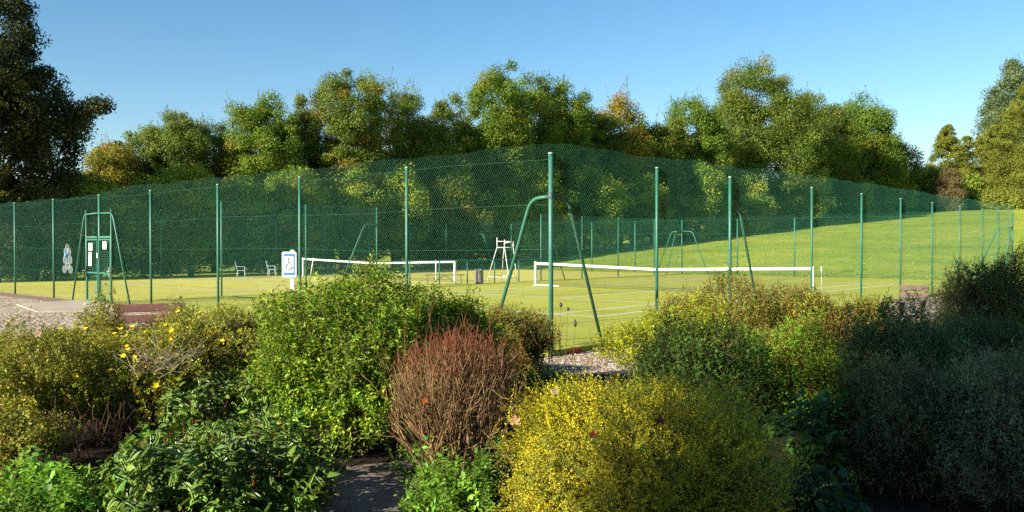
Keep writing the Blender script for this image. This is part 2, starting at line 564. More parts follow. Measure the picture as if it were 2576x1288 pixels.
# --- the fence on the right, along u at v = 0, mesh on the outside
def right_place(s, z, fam):
    return np.stack([s, -0.034 - fam * 0.0025, z], -1)

fr = thing('chain_link_fence', 'tall green chain link fence running away to the right beside the nearer court', 'fence', (0, 0, 0))
def right_h(s): return 3.62 + 0.16 * min(s / 15, 1) + .025 * sin(s * 1.6) + .015 * sin(s * 4.1)
V, F = chain_mesh(WU, right_h, right_h(WU), right_place)
link('wire_mesh', np_mesh('wire_mesh', V, F), M_WIRE, fr)
wires(fr, right_place, WU, (0.06, 0.95, 1.75, 2.55, 3.40), sag=1)
for n, u in enumerate([3.46, 6.66, 11.45, 15.3, 19.1, 22.8, 26.7, 30.4, 33.3]):
    post(fr, (u, 0), HF, 0.037 if n == 1 else 0.031, lean=(rng.normal(0, .003), rng.normal(0, .002)))
brace(fr, (0.05, 0.0), (1, 0), 2.72, 0.42, 1.50, 0.030, M_MOSSY)
brace(fr, (6.70, 0.0), (1, 0), 2.72, 0.42, 1.55, 0.030, M_MOSSY)

# --- the far fence behind the courts
def back_place(s, z, fam):
    return np.stack([WU + 0.034 + fam * 0.0025, s, z], -1)

fb = thing('chain_link_fence', 'tall green chain link fence at the far end of the courts, below the sloping lawn', 'fence', (0, 0, 0))
V, F = chain_mesh(WV, 3.6, 3.6, back_place, r=0.0011)
link('wire_mesh', np_mesh('wire_mesh', V, F), M_WIRE, fb)
wires(fb, back_place, WV, (0.06, 0.95, 1.75, 2.55, 3.40), 0.0035)
for v in [0, 3.7, 7.3, 11.15, 14.75, 18.6, 22.15, 25.7, 29.5, 33.2, 36.9]:
    post(fb, (WU, v), HF, 0.040, cap=False)
for v in (18.6, 36.9):
    brace(fb, (WU, v), (0, 1), 2.72, 0.75, 1.9, 0.030); brace(fb, (WU, v), (0, -1), 2.72, 0.75, 1.9, 0.030)
brace(fb, (WU, 18.6), (-1, 0), 2.72, 0.75, 1.9, 0.030)
brace(fb, (WU, 0.05), (0, 1), 2.72, 0.6, 1.7, 0.030); brace(fb, (WU - 0.05, 0), (-1, 0), 2.72, 0.6, 1.7, 0.030)

# --- the fence along the far side of the sandy court
def side_place(s, z, fam):
    return np.stack([s, WV + 0.034 + fam * 0.0025, z], -1)

fs_ = thing('chain_link_fence', 'tall green chain link fence along the far side of the sandy court, in tree shade', 'fence', (0, 0, 0))
V, F = chain_mesh(WU, 3.6, 3.6, side_place, r=0.0010)
link('wire_mesh', np_mesh('wire_mesh', V, F), M_WIRE, fs_)
wires(fs_, side_place, WU, (0.95, 1.75, 2.55, 3.40), 0.003)
for u in [0.1, 3.7, 7.4, 11.1, 14.8, 18.5, 22.2, 25.9, 29.6, 33.3]:
    post(fs_, (u, WV), HF, 0.036, cap=False)

# --- the divider between the courts: tall at both ends, low in the middle
fd = thing('divider_fence', 'green divider fence between the courts, low in the middle and tall at both ends', 'fence', (0, 0, 0))
def div_place_at(u0):
    return lambda s, z, fam: np.stack([u0 + s, np.full_like(s, DV) + 0.03 + fam * 0.002, z], -1)
for u0, L, h in ((4.4, 7.2, 3.45), (11.6, 10.9, 1.12), (22.5, 13.9, 3.45)):
    V, F = chain_mesh(L, h, h, div_place_at(u0), r=0.0010)
    link('wire_mesh', np_mesh('wire_mesh', V, F), M_WIRE, fd)
for u in (4.4, 8.0, 11.55, 22.45, 26.0, 29.5, 33.4):
    post(fd, (u, DV), HF, 0.033, cap=False)
for u in (13.4, 15.2, 17.0, 18.9, 20.7):
    post(fd, (u, DV), 1.12, 0.03, cap=False)
MB().tube([(11.55, DV, 1.13), (22.45, DV, 1.13)], 0.026, 8).build('top_rail', M_POST, fd)
brace(fd, (11.5, DV), (-1, 0), 2.72, 0.6, 2.0, 0.028)
brace(fd, (22.5, DV), (1, 0), 2.72, 0.6, 2.0, 0.028)

# ------------------------------------------------------------------ gate leaves
def gate_leaf(v0, v1, label, hinge_hi):
    g = thing('gate', label, 'gate', (-0.03, v0, 0))
    w = v1 - v0
    fr_ = MB(); t = 0.045
    fr_.box((0, t / 2, 1.04), (t, t, 2.0)); fr_.box((0, w - t / 2, 1.04), (t, t, 2.0))
    for z in (0.06, 0.96, 2.02): fr_.box((0, w / 2, z), (t * .9, w - 2 * t, t))
    fr_.build('gate_frame', M_POST, g)
    zs = np.arange(0.12, 1.99, 0.055)
    A = np.stack([np.full_like(zs, 0.0), np.full_like(zs, t), zs], -1); B = A.copy(); B[:, 1] = w - t
    ys = np.arange(t + .2, w - t, 0.2)
    A2 = np.stack([np.full_like(ys, 0.008), ys, np.full_like(ys, 0.09)], -1); B2 = A2.copy(); B2[:, 2] = 1.99
    V, F = prisms(np.concatenate([A, A2]), np.concatenate([B, B2]), 0.0032, n=4)
    link('gate_mesh', np_mesh('gate_mesh', V, F), M_WIRE, g)
    yl = w - 0.03 if hinge_hi else 0.03
    lk = MB().box((-0.03, yl, 1.0), (0.05, 0.075, 0.34), bev=0.008).build('lock_plate', M_DARKMETAL if hinge_hi else M_STEEL, g)
    s_ = 1 if hinge_hi else -1
    MB().tube([(-0.05, yl, 1.03), (-0.10, yl, 1.03), (-0.105, yl - s_ * 0.03, 1.03), (-0.105, yl - s_ * -0.13, 1.02)], 0.011, 8).build('handle', M_STEEL, lk)
    return g

gate_leaf(18.49, 19.35, 'green mesh gate leaf carrying two white notices, left of the gate post', True)
gate_leaf(17.55, 18.41, 'green mesh gate leaf carrying one square white notice, right of the gate post', False)
def notice(v, z, w, h, label):
    o = MB().box((-0.062, v, z), (0.004, w, h)).build('paper_notice', M_PAPER)
    tag(o, label, 'notice', 'white notices on the gate')
notice(18.98, 1.79, 0.27, 0.24, 'square white notice above the tall one on the left gate leaf')
notice(19.02, 1.40, 0.22, 0.44, 'tall narrow white notice on the left gate leaf')
notice(17.93, 1.84, 0.26, 0.24, 'square white notice alone on the right gate leaf')
tag(MB().box((-0.078, 18.45, 1.52), (0.004, 0.05, 0.16)).build('plate', M_PAPER), 'small white plate on the tall post between the gate leaves', 'plate')

# ------------------------------------------------------------------ nets
def tennis_net(v0, label, sticks, cloth_post=False):
    t = thing('tennis_net', label, 'tennis net', (UN, v0, 0))
    a, b = -0.914, 10.97 + 0.914
    L = b - a
    def top(y):
        c = 5.485
        return 1.065 - (1.065 - 0.905) * (1 - min(abs(y - c) / (b - c), 1)) ** 1.0
    ys = np.linspace(a + 0.06, b - 0.06, 61)
    tp = MB()
    for side in (1,):
        vs = []; fs = []
        for i, y in enumerate(ys):
            z = top(y)
            vs += [(-0.012, y, z - 0.095), (-0.016, y, z), (0.016, y, z), (0.012, y, z - 0.095)]
        for i in range(len(ys) - 1):
            for k in range(4):
                k2 = (k + 1) % 4
                fs.append((i * 4 + k, i * 4 + k2, i * 4 + 4 + k2, i * 4 + 4 + k))
        tp.add(vs, fs)
    tp.build('top_tape', M_TAPE, t)
    if v0 < 10:
        MB().bar((0, b - 0.06, 0.045), (0, b - 1.35, 0.03), 0.014, 0.04).build('bottom_tape', M_TAPE, t)
    MB().tube([(0, y, 0.035) for y in np.linspace(a + .06, b - (1.36 if v0 < 10 else .06), 20)], 0.008, 6).build('bottom_cord', M_NETCORD, t)
    hs = np.arange(a + 0.08, b - 0.06, 0.047)
    A = np.stack([np.zeros_like(hs), hs, np.full_like(hs, 0.06)], -1); B = A.copy(); B[:, 2] = [top(y) - 0.095 for y in hs]
    zs = np.arange(0.1, 0.93, 0.047)
    A2 = []; B2 = []
    for z in zs:
        yy = np.linspace(a + 0.06, b - 0.06, 25)
        zz = z * np.array([top(y) for y in yy]) / 1.065
        A2 += [(0, yy[i], zz[i]) for i in range(24)]; B2 += [(0, yy[i + 1], zz[i + 1]) for i in range(24)]
    V, F = prisms(np.concatenate([A, np.array(A2)]), np.concatenate([B, np.array(B2)]), 0.0017, n=3)
    link('net_cord', np_mesh('net_cord', V, F), M_NETCORD, t)
    for y in (a, b):
        p = MB(); p.box((0, y, 0.52), (0.09, 0.09, 1.10), bev=0.012)
        po = p.build('post', M_WHITE, t)
        MB().box((0, y, 1.085), (0.10, 0.10, 0.03), bev=0.006).build('post_cap', M_WHITE_WORN, po)
        MB().box((0, y + (0.16 if y > 0 else -0.16), 0.010), (0.10, 0.20, 0.02)).build('base_plate', M_SLAT, po)
    MB().box((0, 5.485, 0.47), (0.05, 0.055, 0.92), bev=0.004).build('centre_strap', M_TAPE, t)
    for y0, y1 in sticks:
        MB().tube([(0, y0, 0.0), (0, y1, 1.09)], 0.026, 8).build('singles_stick', M_WHITE, t)
    return t

tennis_net(VA, 'tennis net on the nearer court beside the right fence, white tape, sagging in the middle', [])
tennis_net(VB, 'tennis net on the farther sandy court left of the umpire chair, V shaped white tape', [(0.45, 0.45), (11.15, 10.85)])
# thin extra stake beside the right net post
o = MB().tube([(18.5, 2.50, 0), (18.5, 2.50, 1.05)], 0.018, 8).tube([(18.5, 2.50, 0.75), (18.5, 2.50, 1.08)], 0.026, 8).build('net_stake', M_WHITE_WORN)
tag(o, 'thin white stake standing just right of the nearer net post', 'stake')

# ------------------------------------------------------------------ umpire chair
def umpire_chair():
    A, B, C_, D_ = [Vector(ground(x, y, 0)) for x, y in ((1225, 709.5), (1282, 713.5), (1262, 706.5), (1301, 710))]
    ctr = (A + B + C_ + D_) / 4
    t = thing('umpire_chair', 'white tubular umpire high chair with splayed legs standing between the two courts', 'chair', tuple(ctr))
    A, B, C_, D_ = [p - ctr for p in (A, B, C_, D_)]
    zs = 1.72
    r = RT; 
    Rv = Vector(RT)
    Fv = Vector(FH)
    seatA = Rv * (-0.30) + Fv * -0.05; seatB = Rv * 0.22 + Fv * -0.22; seatC = Rv * 0.15 + Fv * 0.22; seatD = Rv * 0.67 + Fv * 0.05
    off = -Rv * 0.36
    seatA += Rv * -0.30 + Rv * 0.27; seatB += Rv * -0.18; seatC += Rv * -0.14; seatD += Rv * -0.20
    up = lambda p, z: p + Vector((0, 0, z))
    rr = 0.021
    for foot, top, ht in ((A, seatA, 2.22), (B, seatB, 2.12), (C_, seatC, 1.95), (D_, seatD, 2.03)):
        m = MB().tube([up(foot, 0.0), up(foot * 0.35 + top * 0.65, 1.15 * (1.0)), up(top, zs), up(top, ht)], rr, 8)
        m.build('leg', M_WHITE_WORN, t)
    arm = MB(); arm.tube([up(seatA, 2.02), up(seatB, 2.02)], rr, 8); arm.tube([up(seatC, 1.93), up(seatD, 2.02)], rr, 8); arm.tube([up(seatB, 2.02), up(seatD, 2.02)], rr, 8)
    arm.build('arm_rail', M_WHITE_WORN, t)
    st = MB(); st.tube([up(seatA, zs), up(seatB, zs)], rr, 8); st.tube([up(seatB, zs), up(seatD, zs)], rr, 8); st.tube([up(seatA, zs), up(seatC, zs)], rr, 8); st.tube([up(seatC, zs), up(seatD, zs)], rr, 8)
    st.build('seat_frame', M_WHITE_WORN, t)
    lo = lambda p, q, k: p * (1 - k) + q * k
    k = 0.16
    q = [lo(p, s, k) for p, s in ((A, seatA), (B, seatB), (D_, seatD), (C_, seatC))]
    st = MB()
    for i in range(4): st.tube([up(q[i], 0.28), up(q[(i + 1) % 4], 0.28)], 0.018, 8)
    st.build('stretcher', M_WHITE_WORN, t)
umpire_chair()

# slatted litter bin
p = ground(1204.5, 713.5, 0)
t = thing('litter_bin', 'round litter bin clad in grey wooden slats between the courts, left of the umpire chair', 'bin', tuple(p))
core = MB().tube([(0, 0, 0.02), (0, 0, 0.60)], 0.185, 20).build('liner', M_DARKMETAL, t)
slm = MB()
for k in range(18):
    a = 2 * pi * k / 18
    M = Matrix.Rotation(a, 4, 'Z')
    slm.box(M @ Vector((0.205, 0, 0.33)), (0.022, 0.055, 0.64), M)
slm.build('slats', M_SLAT, t)
rm = MB(); rm.tube([(0.2 * cos(a), 0.2 * sin(a), 0.665) for a in np.linspace(0, 2 * pi, 25)], 0.014, 6, cap=False)
rm.build('rim', M_STEEL, t)

# flat players' bench between the courts
p = ground(1118, 716, 0)
yaw_b = math.atan2(-RT[1], -RT[0]) + 0.12
t = thing('court_bench', 'low backless bench with crossed metal legs between the courts, left of the bin', 'bench', tuple(p), yaw_b)
for y in (-0.10, 0.10):
    MB().box((0, y, 0.45), (1.85, 0.16, 0.035), bev=0.006).build('seat_plank', M_WOOD_GREY, t)
for s in (-1, 1):
    MB().tube([(s * 0.02, 0, 0.425), (s * 0.62, 0, 0.02), (s * 0.80, 0, 0.02), (s * 0.76, 0, 0.425)], 0.016, 8).build('leg', M_DARKMETAL, t)
MB().tube([(-0.8, 0, 0.022), (0.8, 0, 0.022)], 0.014, 8).build('foot_rail', M_DARKMETAL, t)

# two plastic chairs in the shade
def garden_chair(px, py, label, rz):
    p = ground(px, py, 0)
    t = thing('plastic_chair', label, 'chair', tuple(p), rz, 'pale chairs by the far fence')
    MB().box((0, 0, 0.42), (0.46, 0.46, 0.035), bev=0.012).build('seat', M_PLASTIC, t)
    M = Matrix.Rotation(radians(-14), 4, 'Y')
    MB().box((-0.27, 0, 0.68), (0.03, 0.44, 0.50), M, bev=0.012).build('backrest', M_PLASTIC, t)
    for sx in (-1, 1):
        for sy in (-1, 1):
            MB().tube([(sx * .19, sy * .19, 0.41), (sx * .22, sy * .22, 0)], [0.024, 0.018], 8).build('leg', M_PLASTIC, t)
    for sy in (-1, 1):
        MB().bar((-0.26, sy * .23, 0.64), (0.2, sy * .23, 0.62), 0.05, 0.025).bar((0.19, sy * .23, 0.42), (0.19, sy * .23, 0.62), 0.04, 0.03).build('armrest', M_PLASTIC, t)
garden_chair(607, 699, 'pale plastic chair on the sandy court, farther left of the two', YAW - pi / 2 + 0.25)
garden_chair(685, 696, 'pale plastic chair on the sandy court, just left of the parking sign', YAW - pi / 2 + 0.1)

# ------------------------------------------------------------------ park benches
def park_bench(center, yaw, label, mat, width, posts=(-0.62, 0.62)):
    """local +x along the bench, +y towards the sitter's front"""
    t = thing('park_bench', label, 'bench', (center[0], center[1], GZ), yaw)
    tilt = radians(16)
    for i, z in enumerate((0.58, 0.78)):
        MB().box((0, -0.30 - 0.29 * (z - 0.45), z), (width, 0.045, 0.145), Matrix.Rotation(tilt, 4, 'X'), bev=0.008).build('back_plank', mat, t)
    for y in (-0.16, 0.0, 0.16):
        MB().box((0, y, 0.44), (width, 0.14, 0.045), bev=0.008).build('seat_plank', mat, t)
    for x in posts:
        MB().bar((x, -0.26, 0.30), (x, -0.455, 0.845), 0.085, 0.075, up=(1, 0, 0)).build('back_post', mat, t)
        MB().box((x, -0.02, 0.21), (0.09, 0.38, 0.42), bev=0.01).build('leg', mat, t)
    return t

c1 = at(384, 778, 15.6)
park_bench(c1, math.atan2(-RT[1], -RT[0]) + 0.52, 'brown wooden bench seen from behind near the gate, half hidden by the yellow flowered shrubs', M_WOOD, 1.25, (-0.42, 0.48))
c2 = at(2288, 735, 22.8)
park_bench(c2, math.atan2(-RT[1], -RT[0]) - 0.72, 'weathered wooden bench with open back planks outside the right fence', M_WOOD_SHADED, 0.74, (-0.28, 0.24))

# ------------------------------------------------------------------ parking sign
def sign():
    d = 18.2
    x0, y0 = plan(736, d)
    yaw = math.atan2(-RT[1], -RT[0]) - 0.12      # local -y faces the camera... local x runs to the picture's left
    t = thing('parking_sign', 'blue bordered white wheelchair sign on a white post in front of the fence', 'sign', (x0, y0, GZ), yaw)
    # in local space +y points at the camera, +x to the left in the picture
    zc = (hz(633.5, d) + hz(697, d)) / 2 - GZ; h = hz(633.5, d) - hz(697, d); w = 0.315
    ox = 0.045
    MB().box((0, 0, (zc + h / 2 + 0.04) / 2), (0.085, 0.06, zc + h / 2 + 0.04), bev=0.008).build('sign_post', M_WHITE, t)
    import bmesh
    def plate(wid, hei, thick, y, rad, name, mat, par, cx=0.0, cz=0.0):
        pts = []
        for sx, sz, a0 in ((1, 1, 0), (-1, 1, 90), (-1, -1, 180), (1, -1, 270)):
            for k in range(7):
                a = radians(a0 + 15 * k)
                pts.append((sx * (wid / 2 - rad) + rad * cos(a), sz * (hei / 2 - rad) + rad * sin(a)))
        n = len(pts)
        vs = [(ox + cx + px, y, zc + cz + pz) for px, pz in pts] + [(ox + cx + px, y - thick, zc + cz + pz) for px, pz in pts]
        m = MB(); m.add(vs, [tuple(range(n)), tuple(range(2 * n - 1, n - 1, -1))] + [(i, n + i, n + (i + 1) % n, (i + 1) % n) for i in range(n)])
        return m.build(name, mat, par)
    b = plate(w, h, 0.045, 0.085, 0.03, 'sign_board', M_WHITE, t)
    plate(w + 0.012, h + 0.004, 0.03, 0.068, 0.03, 'sign_case', M_SIGNBACK, t, -0.006)
    bl = plate(w * 0.82, h * 0.85, 0.004, 0.0895, 0.003, 'blue_border', M_BLUE, b)
    wp = plate(w * 0.60, h * 0.63, 0.003, 0.0925, 0.002, 'white_panel', M_WHITE, b)
    # wheelchair figure, drawn in tubes flattened against the panel; local x is mirrored (left in the picture = +x)
    s = h * 0.68; y = 0.0945
    P = lambda a, c: (ox - a * s, y, zc + c * s)
    g = MB()
    g.tube([P(-0.02, 0.36), P(-0.02, 0.359)], 0.0, 3) if False else None
    hd = [P(-0.02 + 0.045 * cos(a), 0.345 + 0.05 * sin(a)) for a in np.linspace(0, 2 * pi, 13)[:-1]]
    g.add(hd, [tuple(range(12))]); g.add(hd, [tuple(range(11, -1, -1))])
    r = 0.0105
    def stroke(pts):
        g.tube([P(*q) for q in pts], r, 8)
    stroke([(-0.02, 0.30), (-0.015, 0.04), (0.115, 0.04), (0.20, -0.20), (0.25, -0.175)])
    stroke([(-0.018, 0.14), (0.10, 0.14)])
    arc = [(-0.005 + 0.165 * cos(a), -0.125 + 0.175 * sin(a)) for a in np.radians(np.linspace(115, 345, 20))]
    stroke(arc)
    g.build('wheelchair_symbol', M_BLACK, b)
sign()

# hanging ornament made of clear plastic bottle discs
def ornament():
    m, nt, b, out = mat_new('clear_plastic')
    b.inputs['Base Color'].default_value = (0.75, 0.85, 0.9, 1); b.inputs['Roughness'].default_value = 0.15
    tr = nt.nodes.new('ShaderNodeBsdfTransparent'); mx = nt.nodes.new('ShaderNodeMixShader')
    lw = nt.nodes.new('ShaderNodeLayerWeight'); lw.inputs[0].default_value = 0.35
    cl = ramp(nt, lw.outputs['Facing'], [(0.0, (0.05, 0.05, 0.05)), (0.55, (0.12, 0.12, 0.12)), (0.85, (0.7, 0.7, 0.7))])
    nt.links.new(cl, mx.inputs[0]); nt.links.new(tr.outputs[0], mx.inputs[1]); nt.links.new(b.outputs[0], mx.inputs[2])
    nt.links.new(mx.outputs[0], out.inputs[0])
    mblue, nt2, b2, _ = mat_new('pale_blue_plastic'); b2.inputs['Base Color'].default_value = (0.08, 0.3, 0.62, 1); b2.inputs['Roughness'].default_value = 0.3
    v0 = 20.85; z0 = 1.45
    t = thing('bottle_ornament', 'figure of clear plastic bottle discs hung on the fence left of the gate', 'ornament', (-0.05, v0, z0))
    for dy, dz, r in ((0.02, .33, .10), (.14, .17, .12), (-.12, .17, .12), (.20, -.10, .14), (-.20, -.10, .14), (.26, -.42, .13), (-.24, -.42, .13), (0, -.30, .12)):
        me = bpy.data.meshes.new('bottle_disc')
        V_ = []; F_ = []
        nr, ns = 6, 16
        for i in range(nr + 1):
            th = pi * i / nr
            for k in range(ns):
                a = 2 * pi * k / ns
                V_.append((-0.05 * cos(th), dy + r * sin(th) * cos(a) * .85, dz + r * sin(th) * sin(a) * 1.15))
        for i in range(nr):
            for k in range(ns):
                F_.append((i * ns + k, i * ns + (k + 1) % ns, (i + 1) * ns + (k + 1) % ns, (i + 1) * ns + k))
        me.from_pydata(V_, [], F_); me.polygons.foreach_set('use_smooth', [True] * len(F_)); me.update()
        link('bottle_disc', me, m, t)
    mb = MB(); mb.tube([(-0.06, 0, -0.02), (-0.05, 0, 0.14)], [0.06, 0.04], 10); mb.build('bottle_core', mblue, t)
ornament()
import zlib
SEED_SHIFT = {}
# ------------------------------------------------------------------ foliage
def unit(a):
    return a / (np.linalg.norm(a, axis=-1, keepdims=True) + 1e-9)


def leaf_geo(P, D, N, L, W, fold=0.18, bend=0.1):
    """small pointed leaves, folded along the midrib: 4 vertices, 2 faces each"""
    n = len(P)
    L = np.broadcast_to(np.asarray(L, float), (n,))[:, None]; W = np.broadcast_to(np.asarray(W, float), (n,))[:, None]
    D = unit(D); S = unit(np.cross(D, N)); N = np.cross(S, D)
    V = np.empty((n, 4, 3))
    V[:, 0] = P
    V[:, 1] = P + D * L * .45 + S * W * .5 + N * W * fold
    V[:, 2] = P + D * L - N * L * bend
    V[:, 3] = P + D * L * .45 - S * W * .5 + N * W * fold
    i = (np.arange(n) * 4)[:, None]
    F = np.concatenate([i + np.array([[0, 1, 2]]), i + np.array([[0, 2, 3]])], 0)
    return V.reshape(-1, 3), F


def leaf_geo8(P, D, N, L, W, fold=0.12, bend=0.25):
    """larger leaves with a curved midrib: 8 vertices, 8 triangles; lv runs across the blade"""
    n = len(P)
    L = np.broadcast_to(np.asarray(L, float), (n,))[:, None]; W = np.broadcast_to(np.asarray(W, float), (n,))[:, None]
    D = unit(D); S = unit(np.cross(D, N)); N = np.cross(S, D)
    V = np.empty((n, 8, 3))
    mid = lambda t: P + D * L * t - N * L * bend * t * t
    V[:, 0] = P; V[:, 1] = mid(.33); V[:, 2] = mid(.68); V[:, 3] = mid(1.0)
    for k, t, w in ((4, .33, .46), (6, .68, .42)):
        V[:, k] = mid(t) + S * W * w + N * W * fold
        V[:, k + 1] = mid(t) - S * W * w + N * W * fold
    i = (np.arange(n) * 8)[:, None]
    T = np.array([[0, 4, 1], [1, 4, 6], [1, 6, 2], [2, 6, 3], [0, 1, 5], [1, 7, 5], [1, 2, 7], [2, 3, 7]])
    F = (i[:, :, None] + T[None]).reshape(-1, 3)
    lv = np.tile(np.array([.5, .5, .5, .5, 0, 1, 0, 1.0]), n)
    return V.reshape(-1, 3), F, lv


def pick(cols, n, r=None):
    r = r or rng
    c = np.array([k[0] for k in cols], float); w = np.array([k[1] for k in cols], float)
    return c[r.choice(len(c), n, p=w / w.sum())]


class Lumps:
    def __init__(s, amp=.16, n=7, k=3.2):
        s.a = amp; s.k = rng.normal(0, k, (n, 3)); s.p = rng.uniform(0, 2 * pi, n)
        s.k2 = rng.normal(0, k * 2.6, (n, 3)); s.p2 = rng.uniform(0, 2 * pi, n)
    def __call__(s, d):
        return 1 + s.a * 1.2 / sqrt(len(s.p)) * (np.cos(d @ s.k.T + s.p).sum(1) + .6 * np.cos(d @ s.k2.T + s.p2).sum(1))


def sphere_dirs(n, zmin=-0.4):
    z = rng.uniform(zmin, 1, n); a = rng.uniform(0, 2 * pi, n); r = np.sqrt(np.clip(1 - z * z, 0, 1))
    return np.stack([r * np.cos(a), r * np.sin(a), z], -1)


def foliage(dome, n, slen, per, L, W, cols, tip=None, tipf=0.0, up=0.5, jit=0.35, spread=0.9, inner=0.35, jc=0.18,
            big=False, sway=0.12, flat=0.6, twig=0.0, whorl=False, tipstart=0.6, depthmin=0.4, topfade=None, leafup=0.7, bend=0.1, gn=0.0, nn=.35):
    """leafy shoots ending on a lumpy dome. dome = (rx, ry, rz, zc, Lumps, zmin). returns leaf arrays and twig segments"""
    rx, ry, rz, zc, lump, zmin = dome
    d = sphere_dirs(n, zmin)
    m = lump(d) * np.where(rng.random(n) < inner, rng.uniform(depthmin, .85, n), rng.uniform(.86, 1.04, n))
    end = d * np.array([rx, ry, rz]) * m[:, None] + np.array([0, 0, zc])
    g = unit(d * np.array([1 / rx, 1 / ry, 1 / rz]))
    sd = unit(g * (1 - up) + np.array([0, 0, 1.0]) * up + rng.normal(0, jit, (n, 3)))
    sl_ = slen * rng.uniform(.6, 1.25, n)
    start = end - sd * sl_[:, None]
    side = unit(np.cross(sd, rng.normal(0, 1, (n, 3))))
    t = (np.arange(per) + rng.random((n, per))) / per * .9 + .12
    q = start[:, None] + (sd * sl_[:, None])[:, None] * t[..., None] + side[:, None] * (sway * sl_)[:, None, None] * (t * t)[..., None]
    o2 = np.cross(sd, side)
    ang = np.arange(per)[None] * (pi / 2) + (np.arange(per)[None] % 2) * pi / 2 * 0 + rng.uniform(0, .9, (n, per)) + rng.uniform(0, 6.3, n)[:, None]
    if whorl: ang = rng.uniform(0, 6.3, (n, per))
    per_v = side[:, None] * np.cos(ang)[..., None] + o2[:, None] * np.sin(ang)[..., None]
    D = unit(sd[:, None] * (1 - spread * .55) + per_v * spread + rng.normal(0, .15, (n, per, 3)))
    N = unit(np.array([0, 0, 1.0]) * leafup + sd[:, None] * .4 * (1 - gn) + g[:, None] * gn + rng.normal(0, nn, (n, per, 3)))
    sc = rng.uniform(.65, 1.15, (n, per)) * (1 - .35 * np.clip(t - .75, 0, 1) / .25)
    base = pick(cols, n) * np.exp(.22 * np.cos(end @ rng.normal(0, 4.5, 3) + rng.uniform(0, 6)) + .18 * np.cos(end @ rng.normal(0, 8, 3)))[:, None]
    c = base[:, None] * (1 + rng.normal(0, jc, (n, per, 1))) * (1 + rng.normal(0, .06, (n, per, 3)))
    if tip is not None:
        f = np.clip((t - tipstart) / (1 - tipstart), 0, 1) * (rng.random((n, 1)) < tipf) * rng.uniform(.5, 1, (n, per))
        c = c * (1 - f[..., None]) + np.array(tip) * f[..., None] * (1 + rng.normal(0, .12, (n, per, 1)))
    c = np.clip(c, .003, 1)
    keep = q[..., 2].ravel() > 0.01
    P = q.reshape(-1, 3)[keep]; D = D.reshape(-1, 3)[keep]; N = N.reshape(-1, 3)[keep]; s = sc.ravel()[keep]; c = c.reshape(-1, 3)[keep]
    k = rng.random(n) < twig
    return (P, D, N, L * s, W * s, c, bend), (start[k], (start + sd * sl_[:, None] * .5 + side * (sway * sl_ * .25)[:, None])[k], (end + side * (sway * sl_)[:, None])[k])


def leaf_object(name, sets, mat, parent, big=False):
    Vs, Fs, Cs, Us = [], [], [], []; b = 0
    for P, D, N, L, W, c, bend in sets:
        if big:
            V, F, lv = leaf_geo8(P, D, N, L, W, bend=bend); Cs.append(np.repeat(c, 8, 0)); Us.append(lv)
        else:
            V, F = leaf_geo(P, D, N, L, W, bend=bend); Cs.append(np.repeat(c, 4, 0))
        Vs.append(V); Fs.append(F + b); b += len(V)
    me = np_mesh(name, np.concatenate(Vs), np.concatenate(Fs), np.concatenate(Cs), np.concatenate(Us) if big else None)
    return link(name, me, mat, parent)


def twig_object(name, A, B, ra, rb, cols, mat, parent, n=3, colfun=None):
    V, F = prisms(A, B, ra, rb, n)
    c = pick(cols, len(A)) if colfun is None else colfun
    c = np.repeat(c * (1 + rng.normal(0, .12, (len(A), 1))), 2 * n, 0)
    return link(name, np_mesh(name, V, F, np.clip(c, .003, 1)), mat, parent)


def limbs(dome, n, r0=0.012, cols=(((0.10, 0.065, 0.04), 1),), base=0.15, reach=.8):
    """curved stems from the foot of a shrub into its dome"""
    rx, ry, rz, zc, lump, zmin = dome
    d = sphere_dirs(n, 0.0)
    e = d * np.array([rx, ry, rz]) * reach + np.array([0, 0, zc])
    a = rng.uniform(0, 6.3, n)
    s = np.stack([np.cos(a) * base * rng.random(n) ** .5, np.sin(a) * base * rng.random(n) ** .5, np.full(n, -0.03)], -1)
    A, B, RA, RB = [], [], [], []
    ts = np.linspace(0, 1, 6)
    mid = s * .45 + e * .55 + np.array([0, 0, .12]) * rz - unit(e * np.array([1, 1, 0])) * rx * .12
    prev = s
    for i in range(1, 6):
        t = ts[i]
        p = s * (1 - t) ** 2 + mid * 2 * t * (1 - t) + e * t * t + rng.normal(0, .012, (n, 3))
        A.append(prev); B.append(p); RA.append(np.full(n, r0 * (1 - .75 * ts[i - 1]))); RB.append(np.full(n, r0 * (1 - .75 * t)))
        prev = p
    return np.concatenate(A), np.concatenate(B), np.concatenate(RA), np.concatenate(RB)


G = lambda *c: tuple(c)
TWIG_BROWN = (((0.14, 0.085, 0.05), 3), ((0.22, 0.15, 0.09), 1))


